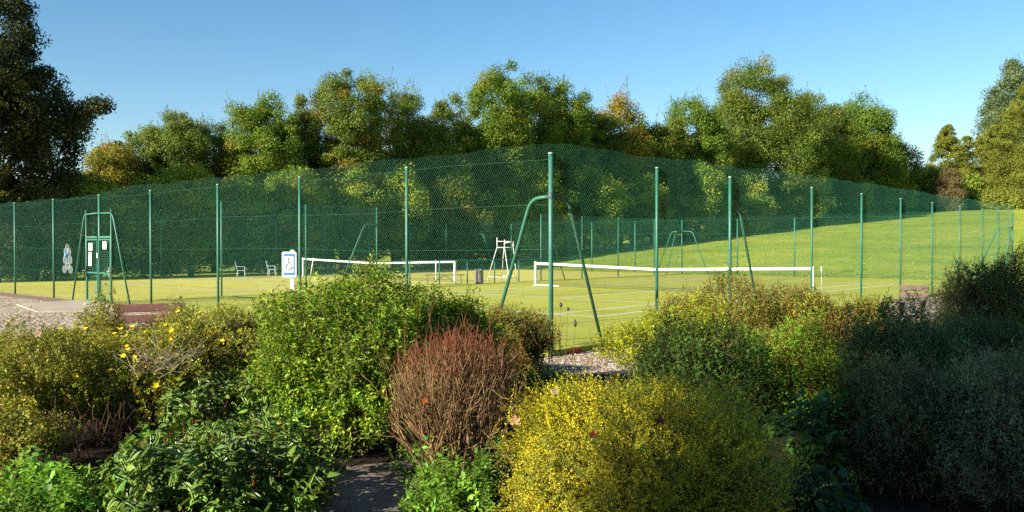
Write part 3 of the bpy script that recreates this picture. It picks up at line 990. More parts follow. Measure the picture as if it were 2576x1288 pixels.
def shrub(name, label, cat, px, depth, width, height, layers, mat=None, stems=24, depthr=None, lump=.13, zc=.42, zmin=-.45,
          group=None, big=False, rot=None, stem_cols=TWIG_BROWN, stem_r=0.011, stem_base=.16, gz=GZ, part='foliage'):
    """layers: list of dicts handed to foliage(); the dome fits width x height (metres)"""
    global rng
    rng = np.random.default_rng(zlib.crc32(label.encode()))
    x, y = plan(px, depth) if not isinstance(px, tuple) else px
    t = thing(name, label, cat, (x, y, gz), YAW - pi / 2, group)
    rx = width / 2; ry = depthr or rx * .85; z0 = height * zc; rz = height - z0
    dome = (rx, ry, rz, z0, Lumps(lump), zmin)
    sets, TA, TB, TR, TR2 = [], [], [], [], []
    for ly_ in layers:
        kw = dict(ly_); sc = kw.pop('scale', 1.0); dm = (rx * sc, ry * sc, rz * sc, z0, dome[4], kw.pop('zmin', zmin))
        s, (a, m_, e) = foliage(dm, **kw)
        sets.append(s)
        TA += [a, m_]; TB += [m_, e]; TR += [np.full(len(a), .0028), np.full(len(a), .002)]; TR2 += [np.full(len(a), .002), np.full(len(a), .001)]
    leaf_object(part, sets, mat or M_LEAF, t, big)
    A, B, RA, RB = limbs(dome, stems, stem_r, base=stem_base)
    A = np.concatenate([A] + TA); B = np.concatenate([B] + TB); RA = np.concatenate([RA] + TR); RB = np.concatenate([RB] + TR2)
    twig_object('stems', A, B, RA, RB, stem_cols, M_TWIG, t)
    return t, dome


def flowers(t, dome, n, size=.029, colr=(0.85, 0.60, 0.01), front=True, pts=None):
    rx, ry, rz, zc, lump, zmin = dome
    for i in range(n):
        d = sphere_dirs(1, 0.05)[0]
        if front: d[1] = -abs(d[1])
        m = lump(d[None])[0] * 1.08
        p = d * np.array([rx, ry, rz]) * m + np.array([0, 0, zc])
        k = 5
        a = np.arange(k) * 2 * pi / k + rng.random() * 6
        nrm = unit(d + np.array([0, -.3, .8]) + rng.normal(0, .2, 3)); s = unit(np.cross(nrm, rng.normal(0, 1, 3))); o = np.cross(nrm, s)
        D = s[None] * np.cos(a)[:, None] + o[None] * np.sin(a)[:, None] + nrm * .25
        sz = size * rng.uniform(.75, 1.25)
        V, F = leaf_geo(np.repeat(p[None] - nrm * 0, k, 0), D, np.repeat(nrm[None], k, 0), sz, sz * .95, fold=.1, bend=-.05)
        c = np.array(colr) * rng.uniform(.85, 1.1)
        link('flower', np_mesh('flower', V, F, np.repeat(c[None], len(V), 0)), M_PETAL, t)


# ---------------------------------------------------------- left: potentilla hedge
POT = [((0.255, 0.275, 0.030), 4), ((0.334, 0.330, 0.038), 3), ((0.167, 0.230, 0.026), 3), ((0.334, 0.280, 0.050), 1.3), ((0.246, 0.150, 0.050), .3)]
POT_IN = [((0.07, 0.075, 0.015), 2), ((0.13, 0.09, 0.03), 1)]


def potentilla(label, px, depth, width, height, n, nf, **kw):
    lay = [dict(n=n, slen=.20, per=13, L=.030, W=.019, cols=POT, up=.35, jit=.5, spread=.95, inner=.30, twig=.12, leafup=.6, whorl=True),
           dict(n=int(n * .25), slen=.28, per=10, L=.029, W=.018, cols=POT, up=.75, jit=.3, spread=.9, inner=.1, scale=1.06, twig=.4, whorl=True, zmin=.0)]
    t, dm = shrub('potentilla_shrub', label, 'shrub', px, depth, width, height, lay, stems=70, zc=.55, zmin=-.55, lump=.2, stem_r=.008, stem_base=.22, group='yellow flowered shrubs', **kw)
    flowers(t, dm, int(nf * 1.5))
    return t, dm

potentilla('olive leaved shrub at the left edge with bare brown twigs at its foot', 60, 7.9, 1.35, 1.12, 2300, 3, )
potentilla('shrub with the most yellow flowers and a bare forked base, left of the leathery bush', 345, 8.5, 1.25, 1.10, 2300, 16)
potentilla('taller olive shrub whose leafy tip stands in front of the gate', 262, 9.6, .62, 1.34, 900, 3)
potentilla('olive yellow shrub behind the leathery bush, left of the big bright green one', 560, 9.3, 1.25, 1.30, 2600, 7)
potentilla('low olive shrub between the left edge and the bench', 165, 9.4, 1.2, 1.08, 1800, 6)
potentilla('small olive shrub right in front of the brown bench', 440, 9.9, 1.0, 1.20, 1500, 5)
potentilla('low straggly olive shrub at the left edge above the light green weeds', 20, 7.0, .9, .66, 800, 0)

# dry twig tangle (bare stems) inside the hedge
def dry_twigs(px, depth, w, z0, z1, n, label, cols=(((0.24, 0.22, 0.14), 2), ((0.17, 0.10, 0.06), 1)), lean=.5, r=.0035, name='dry_twigs'):
    x, y = plan(px, depth)
    t = thing(name, label, 'twigs', (x, y, GZ), YAW - pi / 2)
    a = rng.normal(0, 1, (n, 3)) * np.array([w * .28, w * .2, 0]); a[:, 2] = rng.uniform(z0, z0 + (z1 - z0) * .5, n)
    d = unit(rng.normal(0, 1, (n, 3)) * np.array([lean, lean, .2]) + np.array([0, 0, .7]))
    Lg = rng.uniform(.12, .4, n)[:, None]
    m_ = a + d * Lg * .5 + rng.normal(0, .015, (n, 3)); e = a + d * Lg + rng.normal(0, .03, (n, 3))
    twig_object('twigs', np.concatenate([a, m_]), np.concatenate([m_, e]), r, r * .6, cols, M_TWIG, t)
dry_twigs(400, 7.95, .5, .75, 1.05, 90, 'dry tan twigs sticking out of the flowered shrub left of the leathery bush', lean=1.0)
dry_twigs(262, 8.0, .8, .02, .62, 150, 'dark bare stems in the shadow gap between the left hedge and the leathery bush', cols=(((0.09, 0.055, 0.032), 2), ((0.05, 0.03, 0.02), 1)))
dry_twigs(110, 7.2, .75, .05, .55, 170, 'brown dead twigs at the foot of the left shrub above the light green weeds', cols=(((0.13, 0.075, 0.04), 2), ((0.08, 0.045, 0.025), 1)))

# ---------------------------------------------------------- big bright green bush
GRN = [((0.13, 0.245, 0.017), 4), ((0.18, 0.30, 0.02), 3), ((0.08, 0.165, 0.016), 2.5), ((0.23, 0.33, 0.022), 1.8)]
def green_lay(n, cols=GRN, tip=(0.26, 0.30, 0.024), tipf=.6, L=.062):
    return [dict(n=n, slen=.26, per=10, L=L, W=L * .38, cols=cols, tip=tip, tipf=tipf, up=.45, jit=.38, spread=.85, inner=.34, twig=.1, bend=.18),
            dict(n=int(n * .22), slen=.36, per=11, L=L * .9, W=L * .36, cols=cols, tip=tip, tipf=.8, up=.72, jit=.22, spread=.75, inner=0, scale=1.04, zmin=.15, twig=.5, bend=.2)]
shrub('weigela_shrub', 'big bright green leafy bush left of the bare brown bush, sunlit on its left', 'shrub', 900, 8.0, 1.86, 1.62, green_lay(3300), stems=40, zc=.50, zmin=-.7, depthr=.95, lump=.15)
shrub('weigela_shrub', 'right shoulder of green bush with pale tipped shoots behind the bare brown bush', 'shrub', 1130, 8.9, 1.25, 1.48, green_lay(1700), stems=26, zc=.5, zmin=-.6, lump=.14)
BRZ = [((0.125, 0.165, 0.022), 4), ((0.18, 0.195, 0.026), 3), ((0.22, 0.175, 0.03), 1.5), ((0.085, 0.12, 0.018), 2)]
def bronze_lay(n, tip=(0.27, 0.21, 0.05), L=.045, cols=BRZ):
    return [dict(n=n, slen=.24, per=10, L=L, W=L * .5, cols=cols, tip=tip, tipf=.7, up=.5, jit=.4, spread=.85, inner=.36, twig=.12),
            dict(n=int(n * .2), slen=.42, per=12, L=L * .85, W=L * .42, cols=cols, tip=tip, tipf=1, up=.85, jit=.16, spread=.75, inner=0, scale=1.05, zmin=.2, twig=1, tipstart=.2)]
RSTEM = (((0.22, 0.06, 0.035), 2), ((0.14, 0.07, 0.04), 1))
shrub('abelia_shrub', 'dark green bush with bronze tips just left of the corner post', 'shrub', 1272, 11.3, 1.30, 1.16, bronze_lay(2300), stems=30, zc=.5, zmin=-.8, stem_cols=RSTEM, lump=.15, gz=-.12)
shrub('abelia_shrub', 'bronze tipped shrub with thin reddish shoots around the foot of the parking sign', 'shrub', 735, 12.2, 1.45, 1.12, bronze_lay(2000), stems=30, zc=.5, stem_cols=RSTEM, lump=.16)
shrub('abelia_shrub', 'bronze tipped shrub behind the right shoulder of the big green bush', 'shrub', 1150, 12.2, 1.3, 1.10, bronze_lay(1700), stems=26, zc=.5, stem_cols=RSTEM, lump=.15)

# ---------------------------------------------------------- bare brown bush
def bare_bush():
    global rng
    rng = np.random.default_rng(11)
    dep = 6.75
    x, y = plan(1148, dep)
    t = thing('bare_bush', 'leafless brown bush of dense upright twigs with reddish tips in the middle foreground', 'shrub', (x, y, GZ), YAW - pi / 2)
    rx, ry, H = .55, .50, 1.26
    A, B, RA, RB, C = [], [], [], [], []
    tan_, red, dk = np.array([0.22, 0.14, 0.062]), np.array([0.125, 0.034, 0.015]), np.array([0.075, 0.04, 0.02])
    def inside(p):
        return (p[0] / rx) ** 2 + (p[1] / ry) ** 2 + (max(p[2] - .72, 0) / (H - .72)) ** 2 < 1.0
    def grow(p, d, r, lvl):
        n = 3 if lvl < 3 else 4
        for i in range(n):
            st = rng.uniform(.07, .12) * (1.15 if lvl == 0 else 1)
            d = unit(d + rng.normal(0, .13, 3) + np.array([0, 0, .09]))
            q = p + d * st
            if not inside(q) and q[2] > .3: 
                if lvl > 1 and rng.random() < .8: return
            r2 = max(r * .90, .0022)
            A.append(p); B.append(q); RA.append(r); RB.append(r2)
            f = np.clip((q[2] - 1.08) / .2, 0, 1)
            f = max(f * .75, .4 * np.clip((abs(q[0]) - .45) / .2, 0, 1))
            c = (tan_ if rng.random() < .6 else dk) * (1 - f) + red * f
            C.append(c)
            p = q; r = r2
            if lvl < 4 and rng.random() < (.45 if lvl else .35):
                dd = unit(d + rng.normal(0, .42, 3) + np.array([p[0] * .5, p[1] * .5, .25]))
                grow(p, dd, max(r * .72, .0022), lvl + 1)
        if lvl < 4:
            for _ in range(2):
                dd = unit(d + rng.normal(0, .32, 3) + np.array([p[0] * .25, p[1] * .25, .18]))
                grow(p, dd, max(r * .76, .0022), lvl + 1)
    for k in range(20):
        a = rng.uniform(0, 2 * pi); rr = .16 * sqrt(rng.random())
        p = np.array([rr * cos(a), rr * sin(a), -.02])
        out = rng.uniform(.1, 1.05)
        a2 = a + rng.normal(0, .5)
        d = unit(np.array([cos(a2) * out, sin(a2) * out * .8, 1.0]))
        grow(p, d, rng.uniform(.011, .018), 0)
    # a few low wide arms to the left
    for k in range(7):
        grow(np.array([-.05, rng.normal(0, .08), .15 + .05 * k]), unit(np.array([-1.0, rng.normal(0, .3), .55 + .1 * k])), .009, 1)
    print('bare bush segments', len(A))
    A_, B_ = np.array(A), np.array(B)
    twig_object('branches', A_, B_, np.array(RA), np.array(RB), None, M_TWIG, t, 4, np.array(C))
    # fine reddish tips
    idx = np.where(B_[:, 2] > .95)[0]; idx = idx[rng.random(len(idx)) < .7]
    e = B_[idx] + unit(rng.normal(0, .35, (len(idx), 3)) + np.array([0, 0, 1])) * rng.uniform(.03, .10, (len(idx), 1))
    twig_object('twig_tips', B_[idx], e, .0026, .0012, (((0.13, 0.035, 0.018), 2), ((0.20, 0.075, 0.03), 1)), M_TWIG, t)
bare_bush()

# ---------------------------------------------------------- golden box-leaved honeysuckle
GOLD = [((0.36, 0.335, 0.012), 4), ((0.48, 0.42, 0.014), 3.5), ((0.20, 0.235, 0.014), 3), ((0.11, 0.15, 0.014), 2)]
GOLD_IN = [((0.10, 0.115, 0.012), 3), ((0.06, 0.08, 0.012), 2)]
t, gd = shrub('golden_honeysuckle', 'large golden yellow fine leaved bush in the right foreground, half in shade', 'shrub', 1625, 5.55, 1.84, 1.10,
      [dict(n=6800, slen=.26, per=24, L=.0165, W=.012, cols=GOLD, up=.02, jit=.36, spread=.9, inner=.30, twig=.1, sway=.3, depthmin=.55, gn=.8, leafup=.35, nn=.25, jc=.12),
       dict(n=1000, slen=.40, per=28, L=.0155, W=.011, cols=GOLD, up=.30, jit=.36, spread=.9, inner=0, scale=1.07, twig=.4, sway=.5, zmin=-.4, gn=.8, leafup=.35, nn=.25, jc=.12),
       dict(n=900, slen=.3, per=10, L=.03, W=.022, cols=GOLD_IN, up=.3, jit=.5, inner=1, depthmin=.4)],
      stems=40, zc=.46, zmin=-.85, depthr=.9, lump=.15, stem_cols=(((0.16, 0.12, 0.03), 2), ((0.10, 0.07, 0.025), 1)))
# ---------------------------------------------------------- viburnum with leathery ribbed leaves
VIB = [((0.095, 0.17, 0.027), 4), ((0.13, 0.215, 0.034), 3), ((0.17, 0.26, 0.045), 1.5)]
def vib_lay(n, L=.104):
    return [dict(n=n, slen=.16, per=8, L=L, W=L * .43, cols=VIB, up=.45, jit=.35, spread=1.0, inner=.35, twig=0, whorl=True, leafup=.8, bend=.28, jc=.2)]
for lab, px, dep, w, h, n in (('ribbed glossy leathery leaved bush at the bottom left of centre, the largest of its kind', 545, 6.1, 1.72, .69, 620),
                              ('dim glossy leaved bush rising behind the large leathery one', 520, 7.5, .85, .80, 190),
                              ('small glossy leaved bush with a red stem against the big green bush', 645, 7.4, .42, .78, 60)):
    t, vd = shrub('viburnum_bush', lab, 'shrub', px, dep, w, h, vib_lay(n), mat=M_GLOSS, stems=16, zc=.35, zmin=-.5, big=True, lump=.14, group='leathery leaved bushes', stem_cols=(((0.16, 0.05, 0.03), 1),))
    rx, ry, rz, zc, lump, zmin = vd
    k = int(n * .10)
    d = sphere_dirs(k, 0.1); e = d * np.array([rx, ry, rz]) * lump(d)[:, None] * .97 + np.array([0, 0, zc])
    twig_object('red_stalks', e - (d * .3 + np.array([0, 0, .7])) * .05, e, .003, .002, (((0.30, 0.035, 0.02), 1), ((0.22, 0.06, 0.02), 1)), M_TWIG, t)

# ---------------------------------------------------------- light weeds
WEED = [((0.16, 0.31, 0.034), 3), ((0.21, 0.37, 0.045), 2), ((0.115, 0.235, 0.028), 2)]
def weeds(label, px, depth, w, h, n, name='leafy_weed', L=.075, cols=WEED, dr=None, **kw):
    return shrub(name, label, 'weeds', px, depth, w, h,
                 [dict(n=n, slen=.24, per=8, L=L, W=L * .46, cols=cols, up=.75, jit=.35, spread=1.0, inner=.4, twig=.8, bend=.2, leafup=1.0)],
                 mat=M_WEED, stems=14, zc=.3, zmin=-.3, lump=.22, depthr=dr, big=True, stem_r=.005, stem_cols=(((0.10, 0.16, 0.03), 1),), **kw)
weeds('light green leafy weeds at the bottom left corner', 110, 6.0, 1.05, .46, 300)
weeds('light green pointed leaves at the left side of the leathery bush', 345, 6.35, .55, .62, 90)
weeds('light green weeds at the bottom edge in front of the leathery bush', 330, 5.5, .7, .26, 110)
weeds('light green nettle like weeds at the foot of the bare brown bush', 1120, 6.2, .62, .46, 240, L=.06)
weeds('small green sprigs on the dark ground under the big green bush', 1040, 7.2, .5, .34, 50, L=.05)
weeds('light green weeds between the bare bush and the golden bush', 1225, 6.5, .4, .50, 90, L=.055)
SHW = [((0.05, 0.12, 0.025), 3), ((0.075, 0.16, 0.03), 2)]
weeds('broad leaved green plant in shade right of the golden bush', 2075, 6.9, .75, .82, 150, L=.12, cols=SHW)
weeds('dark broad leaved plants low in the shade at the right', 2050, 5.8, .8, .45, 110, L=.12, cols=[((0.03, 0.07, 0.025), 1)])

# ---------------------------------------------------------- behind and right of the golden bush
SUNLIT_TOP = [((0.30, 0.35, 0.016), 3), ((0.38, 0.40, 0.018), 2), ((0.18, 0.24, 0.016), 2)]  # sunlight on the bush top, put into the leaf colour
SHADED_LOW = [((0.035, 0.080, 0.012), 3), ((0.055, 0.11, 0.015), 2)]  # shade on the same bush's lower part, put into the leaf colour
shrub('spindle_shrub', 'dense lime topped bush right of the corner post brace', 'shrub', 1690, 10.4, 1.65, 1.20,  # upper half of the bush, its sunlight painted lime
      [dict(n=2300, slen=.16, per=11, L=.034, W=.018, cols=SUNLIT_TOP, up=.5, jit=.4, inner=.3, twig=.3, zmin=-.1)], stems=26, zc=.5, zmin=-.7, lump=.15)
shrub('shaded_lower_shrub', 'dark green thick leaved bush in front of the lime topped one', 'shrub', 1735, 8.7, 1.35, 1.20,  # lower half of the lime topped bush, its shade painted dark
      [dict(n=2000, slen=.2, per=10, L=.052, W=.021, cols=SHADED_LOW, up=.6, jit=.35, inner=.35, twig=.3)], stems=26, zc=.5, zmin=-.7, lump=.12, mat=M_LEAF)
YB = [((0.18, 0.225, 0.024), 3), ((0.26, 0.265, 0.03), 3), ((0.12, 0.175, 0.02), 2.5), ((0.27, 0.19, 0.035), .5)]
for lab, px, dep, w, h, n in (('bronze and yellow shrub with thin upright shoots below the middle of the nearer net', 1800, 11.8, 1.5, 1.36, 2300),
                              ('bronze tipped shrub with tall shoots in front of the right net post', 2020, 12.0, 1.5, 1.36, 2300),
                              ('bronze tipped shrub left of the weathered bench', 2175, 11.8, .9, 1.24, 1200)):
    shrub('abelia_shrub', lab, 'shrub', px, dep, w, h, bronze_lay(n, cols=YB), stems=30, zc=.52, zmin=-.6, stem_cols=RSTEM, lump=.17)
GR2 = [((0.105, 0.25, 0.012), 3), ((0.15, 0.30, 0.014), 3), ((0.21, 0.32, 0.018), 2)]
shrub('abelia_shrub', 'bright green sunlit bush with small leaves and red stems right of the dark evergreen bush', 'shrub', 2005, 9.2, 1.34, 1.17,
      bronze_lay(2600, cols=GR2, tip=(0.2, 0.24, 0.03), L=.038), stems=30, zc=.5, zmin=-.7, stem_cols=RSTEM, lump=.14)
GRY = [((0.096, 0.163, 0.056), 3), ((0.128, 0.197, 0.067), 2), ((0.070, 0.122, 0.045), 2)]
DKST = (((0.07, 0.05, 0.035), 2), ((0.10, 0.075, 0.05), 1))
def lav(n, cols=GRY, L=.042, **kw):
    return [dict(n=n, slen=.26, per=14, L=L, W=L * .32, cols=cols, up=.6, jit=.35, spread=.75, inner=.4, twig=.12, whorl=True, **kw)]
shrub('rosemary_shrub', 'grey green fine leaved bush in shade right of the bright green bush', 'shrub', 2262, 8.4, 1.3, 1.40, lav(2600), stems=20, stem_cols=DKST, zc=.5, zmin=-.7, lump=.15)
shrub('rosemary_shrub', 'grey green shaded bush under the tall willowy shrub', 'shrub', 2450, 8.8, 1.5, 1.24, lav(3000), stems=20, stem_cols=DKST, zc=.5, zmin=-.7, lump=.15)
BRN = [((0.128, 0.128, 0.060), 2), ((0.096, 0.154, 0.054), 3), ((0.166, 0.109, 0.066), 1)]
shrub('heather_shrub', 'dark brownish twiggy bush filling the shaded lower right', 'shrub', 2290, 6.7, 1.15, 1.02, lav(3000, BRN, L=.04), stems=26, stem_cols=DKST, zc=.5, zmin=-.8, lump=.16, stem_base=.3)
shrub('heather_shrub', 'dark twiggy bush at the right edge in deep shade', 'shrub', 2560, 6.3, 1.3, 1.20, lav(2800, [((0.13, 0.18, 0.085), 2), ((0.17, 0.15, 0.10), 1)], L=.04), stems=26, stem_cols=DKST, zc=.5, zmin=-.8, lump=.14, stem_base=.3)
WIL = [((0.075, 0.13, 0.032), 3), ((0.11, 0.165, 0.042), 2), ((0.055, 0.10, 0.026), 2)]
shrub('willowy_shrub', 'tall grey green shrub with narrow leaves standing above the rest at the right edge', 'shrub', 2500, 10.2, 1.4, 1.80,
      [dict(n=2000, slen=.34, per=14, L=.065, W=.011, cols=WIL, up=.55, jit=.4, spread=.8, inner=.4, twig=.5, whorl=True),
       dict(n=420, slen=.55, per=20, L=.06, W=.010, cols=WIL, up=.6, jit=.25, spread=.7, inner=0, scale=1.1, twig=1, whorl=True, zmin=-.1)],
      stems=40, zc=.55, zmin=-.5, lump=.16)

# dried grass tuft
def grass_tuft(px, depth, w, h, n, label, cols):
    x, y = plan(px, depth)
    t = thing('dry_grass_tuft', label, 'grass tuft', (x, y, GZ), YAW - pi / 2)
    b = rng.normal(0, 1, (n, 3)) * np.array([w * .2, w * .15, 0])
    d = unit(rng.normal(0, .45, (n, 3)) + np.array([-.35, 0, 1]))
    Lg = h * rng.uniform(.6, 1.1, n)[:, None]
    m_ = b + d * Lg * .55; d2 = unit(d + rng.normal(0, .25, (n, 3)) + np.array([-.25, 0, -.45])); e = m_ + d2 * Lg * .5
    twig_object('blades', np.concatenate([b, m_]), np.concatenate([m_, e]), .003, np.concatenate([np.full(n, .003), np.full(n, .0008)]), cols, M_TWIG, t)
grass_tuft(2392, 9.6, .42, 1.34, 450, 'tan dried grass tuft below the tall willowy shrub, beside the bench', (((0.33, 0.27, 0.12), 2), ((0.22, 0.20, 0.08), 1)))

# clump of dark conifer tips at the left edge, small red ground flowers by the fence
shrub('dark_conifer_shrub', 'dark low conifer clump cut by the left edge of the picture', 'shrub', -25, 10.4, .55, .9,
      [dict(n=500, slen=.2, per=14, L=.03, W=.008, cols=[((0.02, 0.045, 0.02), 1)], up=.1, jit=.3, inner=.4, twig=.5)], stems=8, zc=.5, zmin=-.6)
shrub('abelia_shrub', 'low bronze shrub on the gravel between the corner post and the golden bush', 'shrub', 1372, 9.4, .62, .62, bronze_lay(700), stems=14, zc=.45, zmin=-.6, stem_cols=RSTEM, lump=.2)
px_, py_ = ground(1440, 888, GZ)[:2]
t, hd = shrub('red_flower_cushion', 'low cushion of magenta red flowers at the foot of the fence beside the corner post', 'flowers', (float(px_), float(py_)), 0, .42, .11,
      [dict(n=320, slen=.05, per=8, L=.016, W=.012, cols=[((0.45, 0.03, 0.06), 3), ((0.30, 0.04, 0.05), 1), ((0.06, 0.09, 0.02), 1)], up=.6, jit=.3, inner=.2)], stems=6, zc=.2, zmin=0, stem_r=.003, mat=M_PETAL, part='flower_heads')
px_, py_ = ground(1478, 880, GZ)[:2]
weeds('small dry reddish weed at the fence foot right of the magenta cushion', (float(px_), float(py_)), 0, .5, .22, 60, L=.04, cols=[((0.10, 0.05, 0.03), 1), ((0.06, 0.08, 0.02), 1)])

# four dark seed heads on thin stalks seen against the court
for i, (x, y, lab) in enumerate(((1411, 767, 'dark seed head on a thin stalk, the upper one right of the corner post'), (1447, 813, 'dark seed head leaning right, the lowest of the three by the corner post'), (1429, 777, 'tiny dark seed head on a thin bent stalk between the other two'))):
    dp = 11.2
    g = at(x - 14, 905, dp); top = at(x, y, dp); g[2] = GZ
    t = thing('seed_stalk', lab, 'plant', tuple(g), 0)
    tp_ = Vector(top - g)
    MB().tube([(0, 0, 0), tp_ * .5 + Vector((.02, 0, .03)), tp_], [.004, .003, .002], 6).build('stalk', M_BARK, t)
    s = (.03, .05, .022)[i]
    m_ = MB(); m_.tube([tp_ - Vector((0, 0, s)), tp_ - Vector((0, 0, s * .4)), tp_ + Vector((.01, .01, s * .5)), tp_ + Vector((.016, .016, s))], [.006, .022, .018, .004], 8)
    m_.build('seed_head', M_BLACK, t)

# fallen leaves lying in the bushes
def fallen_leaf(x, y, depth, size, colr, label):
    p = at(x, y, depth)
    n = 5; a = np.linspace(-1.9, 1.9, n)
    D = np.stack([np.sin(a), np.zeros(n) - .25, np.cos(a)], -1) @ np.array([RT, FH, UPZ])
    V, F, lv = leaf_geo8(np.repeat(p[None], n, 0), D, np.repeat(-FH[None] + UPZ * .3, n, 0), size * np.array([.6, .85, 1, .85, .6]), size * .5, bend=.15)
    o = link('fallen_leaf', np_mesh('fallen_leaf', V, F, np.repeat(np.array(colr)[None], len(V), 0)), M_PETAL)
    tag(o, label, 'leaf', 'dead leaves caught in the bushes')
TAN, RUST = (0.42, 0.25, 0.13), (0.30, 0.07, 0.015)
fallen_leaf(1068, 1010, 6.25, .034, (0.30, 0.065, 0.012), 'orange brown dead leaf caught in the bare brown bush')
fallen_leaf(1295, 1062, 5.05, .05, TAN, 'tan dead leaf at the left side of the golden bush')
fallen_leaf(1397, 987, 4.95, .04, (0.45, 0.34, 0.15), 'pale yellow dead leaf on the upper left of the golden bush')
fallen_leaf(1492, 1097, 4.65, .04, (0.20, 0.06, 0.02), 'rusty dead leaf low in the middle of the golden bush')
fallen_leaf(1660, 1062, 4.7, .045, (0.12, 0.045, 0.025), 'dark brown dead leaf on the shaded side of the golden bush')
fallen_leaf(96, 843, 7.55, .05, (0.36, 0.22, 0.14), 'pinkish tan dead leaf on the left hedge')

# ------------------------------------------------------------------ trees
def tree(name, label, px, top, half, depth, cols, n=None, base=.06, shape=1.0, leaf=.17, group='trees behind the courts', airy=0.0, spikes=14, cl=.95, vn=None, gz=None, pos=None, height=None, flatten=.75, arm=None, la=.10,
         cat='tree', tint=None, narrow=.0, seed_n=None, ryf=.9, mat=None):
    """px, top, half: column, crown top and half width in the photograph at that depth (a real place and size)"""
    global rng
    rng = np.random.default_rng(zlib.crc32(label.encode()) + SEED_SHIFT.get(label[:14], 0))
    if pos is None:
        x, y = plan(px, depth); H_top = hz(top, depth); R = half / FPX * depth
    else:
        x, y = pos; R = half
    g = float(hill(np.array(x), np.array(y))) if gz is None else gz
    H = (H_top - g) if pos is None else height
    sf = 1.0 if pos is not None else max(depth / 74, .8)
    cl = cl * sf; leaf = leaf * sf ** .85
    t = thing(name, label, cat, (x, y, g), rng.uniform(0, 6.28), group)
    zb = H * base; cz = zb + (H - zb) * .50; rz = (H - zb) * .5
    lump = Lumps(la, 9, 2.6)
    # leaf clusters through the crown volume, most of them near its surface
    ncl = seed_n or int(60 + 6.8 * R * rz * 2 / sf ** 2 * (1 - .35 * airy))
    d = sphere_dirs(ncl, -.97)
    rr = np.where(rng.random(ncl) < .72, rng.uniform(.74, .98, ncl), rng.uniform(.25, .74, ncl))
    prof = np.ones(ncl)
    zz = d[:, 2]
    w = np.clip(1 - narrow * np.clip(zz, 0, 1), .1, 1)
    # upper half a dome, lower half fuller than an ellipsoid
    hr = np.where(zz > 0, np.clip(1 - zz ** 2.4, 0, 1) ** .5, np.clip(1 - np.abs(zz) ** 5, 0, 1) ** .5) / np.sqrt(np.clip(1 - zz * zz, 1e-3, 1))
    c = np.stack([d[:, 0] * R * w * hr, d[:, 1] * R * w * ryf * hr, zz * rz], -1) * (rr * lump(d))[:, None] + np.array([0, 0, cz])
    c[:, 2] = np.clip(c[:, 2], .35, None)
    if arm:     # one long side bough towards the court
        t.rotation_euler = (0, 0, 0)
        e_ = at(arm[0], arm[1], depth) - np.array([x, y, g])
        k_ = 26; tt = rng.uniform(.45, 1, k_)
        c[:k_] = np.array([0, 0, e_[2] - 2.2]) * (1 - tt[:, None]) + e_ * tt[:, None] + rng.normal(0, .38, (k_, 3)) * (1.25 - tt[:, None])
    cr = cl * rng.uniform(.65, 1.3, ncl) * (R / sf / 4.0) ** .35
    per = n or int(270 * (1 - .5 * airy))
    ctint = pick(cols, ncl) * (1 + rng.normal(0, .10, (ncl, 1)))
    m = ncl * per
    ci = np.repeat(np.arange(ncl), per)
    q = unit(rng.normal(0, 1, (m, 3))) * (rng.random((m, 1)) ** .45) * rng.uniform(.8, 1.1, (m, 1)); q[:, 2] *= flatten
    P = c[ci] + q * cr[ci][:, None]
    out = unit(c - np.array([0, 0, cz * .8]))
    # leaves of a cluster sit on drooping-to-rising sprays
    D = unit(out[ci] * .6 + rng.normal(0, .7, (m, 3)) + np.array([0, 0, .1]))
    N = unit(np.array([0, 0, .45]) + out[ci] * .35 + unit(q) * .95 + rng.normal(0, .33, (m, 3)))
    col = ctint[ci] * (1 + rng.normal(0, .2, (m, 1))) * (1 + rng.normal(0, .07, (m, 3)))
    L = leaf * rng.uniform(.6, 1.25, m)
    sets = [(P, D, N, L, L * .62, np.clip(col, .004, 1), .12)]
    # thin upright leading shoots along the top of the crown
    TA, TB = [], []
    if spikes:
        cand = np.argsort(-c[:, 2] + rng.normal(0, .6, ncl))[:spikes]
        for k in cand:
            for _ in range(2):
                s0 = c[k] + rng.normal(0, .35, 3) * cr[k] + np.array([0, 0, cr[k] * .15]); hgt = rng.uniform(.4, 1.2) * sf
                e0 = s0 + np.array([rng.normal(0, .12), rng.normal(0, .12), hgt])
                tt = rng.random(16)
                Pk = s0 + (e0 - s0) * tt[:, None] + rng.normal(0, .03, (16, 3))
                sets.append((Pk, unit(rng.normal(0, 1, (16, 3)) + np.array([0, 0, .6])), unit(rng.normal(0, 1, (16, 3))), leaf * .75 * rng.uniform(.6, 1, 16), leaf * .42, np.clip(np.repeat(ctint[k][None] * 1.0, 16, 0), .004, 1), .1))
                TA.append(s0); TB.append(e0)
    leaf_object('crown', sets, mat or M_TREE, t)
    if H > 3:
        # trunk and limbs
        tr = .016 * H + .06
        mb = MB()
        mb.tube([(0, 0, -.3), (0.02, 0, .25 * H), (rng.normal(0, .1), rng.normal(0, .1), .55 * H), (rng.normal(0, .2), rng.normal(0, .2), .85 * H)], [tr * 1.25, tr, tr * .6, tr * .15], 9)
        mb.build('trunk', M_BARK, t)
        k = rng.permutation(ncl)[:min(ncl, 46)]
        e = c[k]; s = np.zeros((len(k), 3)); s[:, 2] = np.clip(e[:, 2] * rng.uniform(.3, .65, len(k)), .1 * H, .8 * H)
        mid = s * .5 + e * .5 + np.array([0, 0, .08]) * np.linalg.norm(e - s, axis=1, keepdims=True) * -1 + rng.normal(0, .12, e.shape)
        A = np.concatenate([s, mid] + ([np.array(TA)] if TA else [])); B = np.concatenate([mid, e] + ([np.array(TB)] if TB else []))
        nk = len(k); nt_ = len(TA)
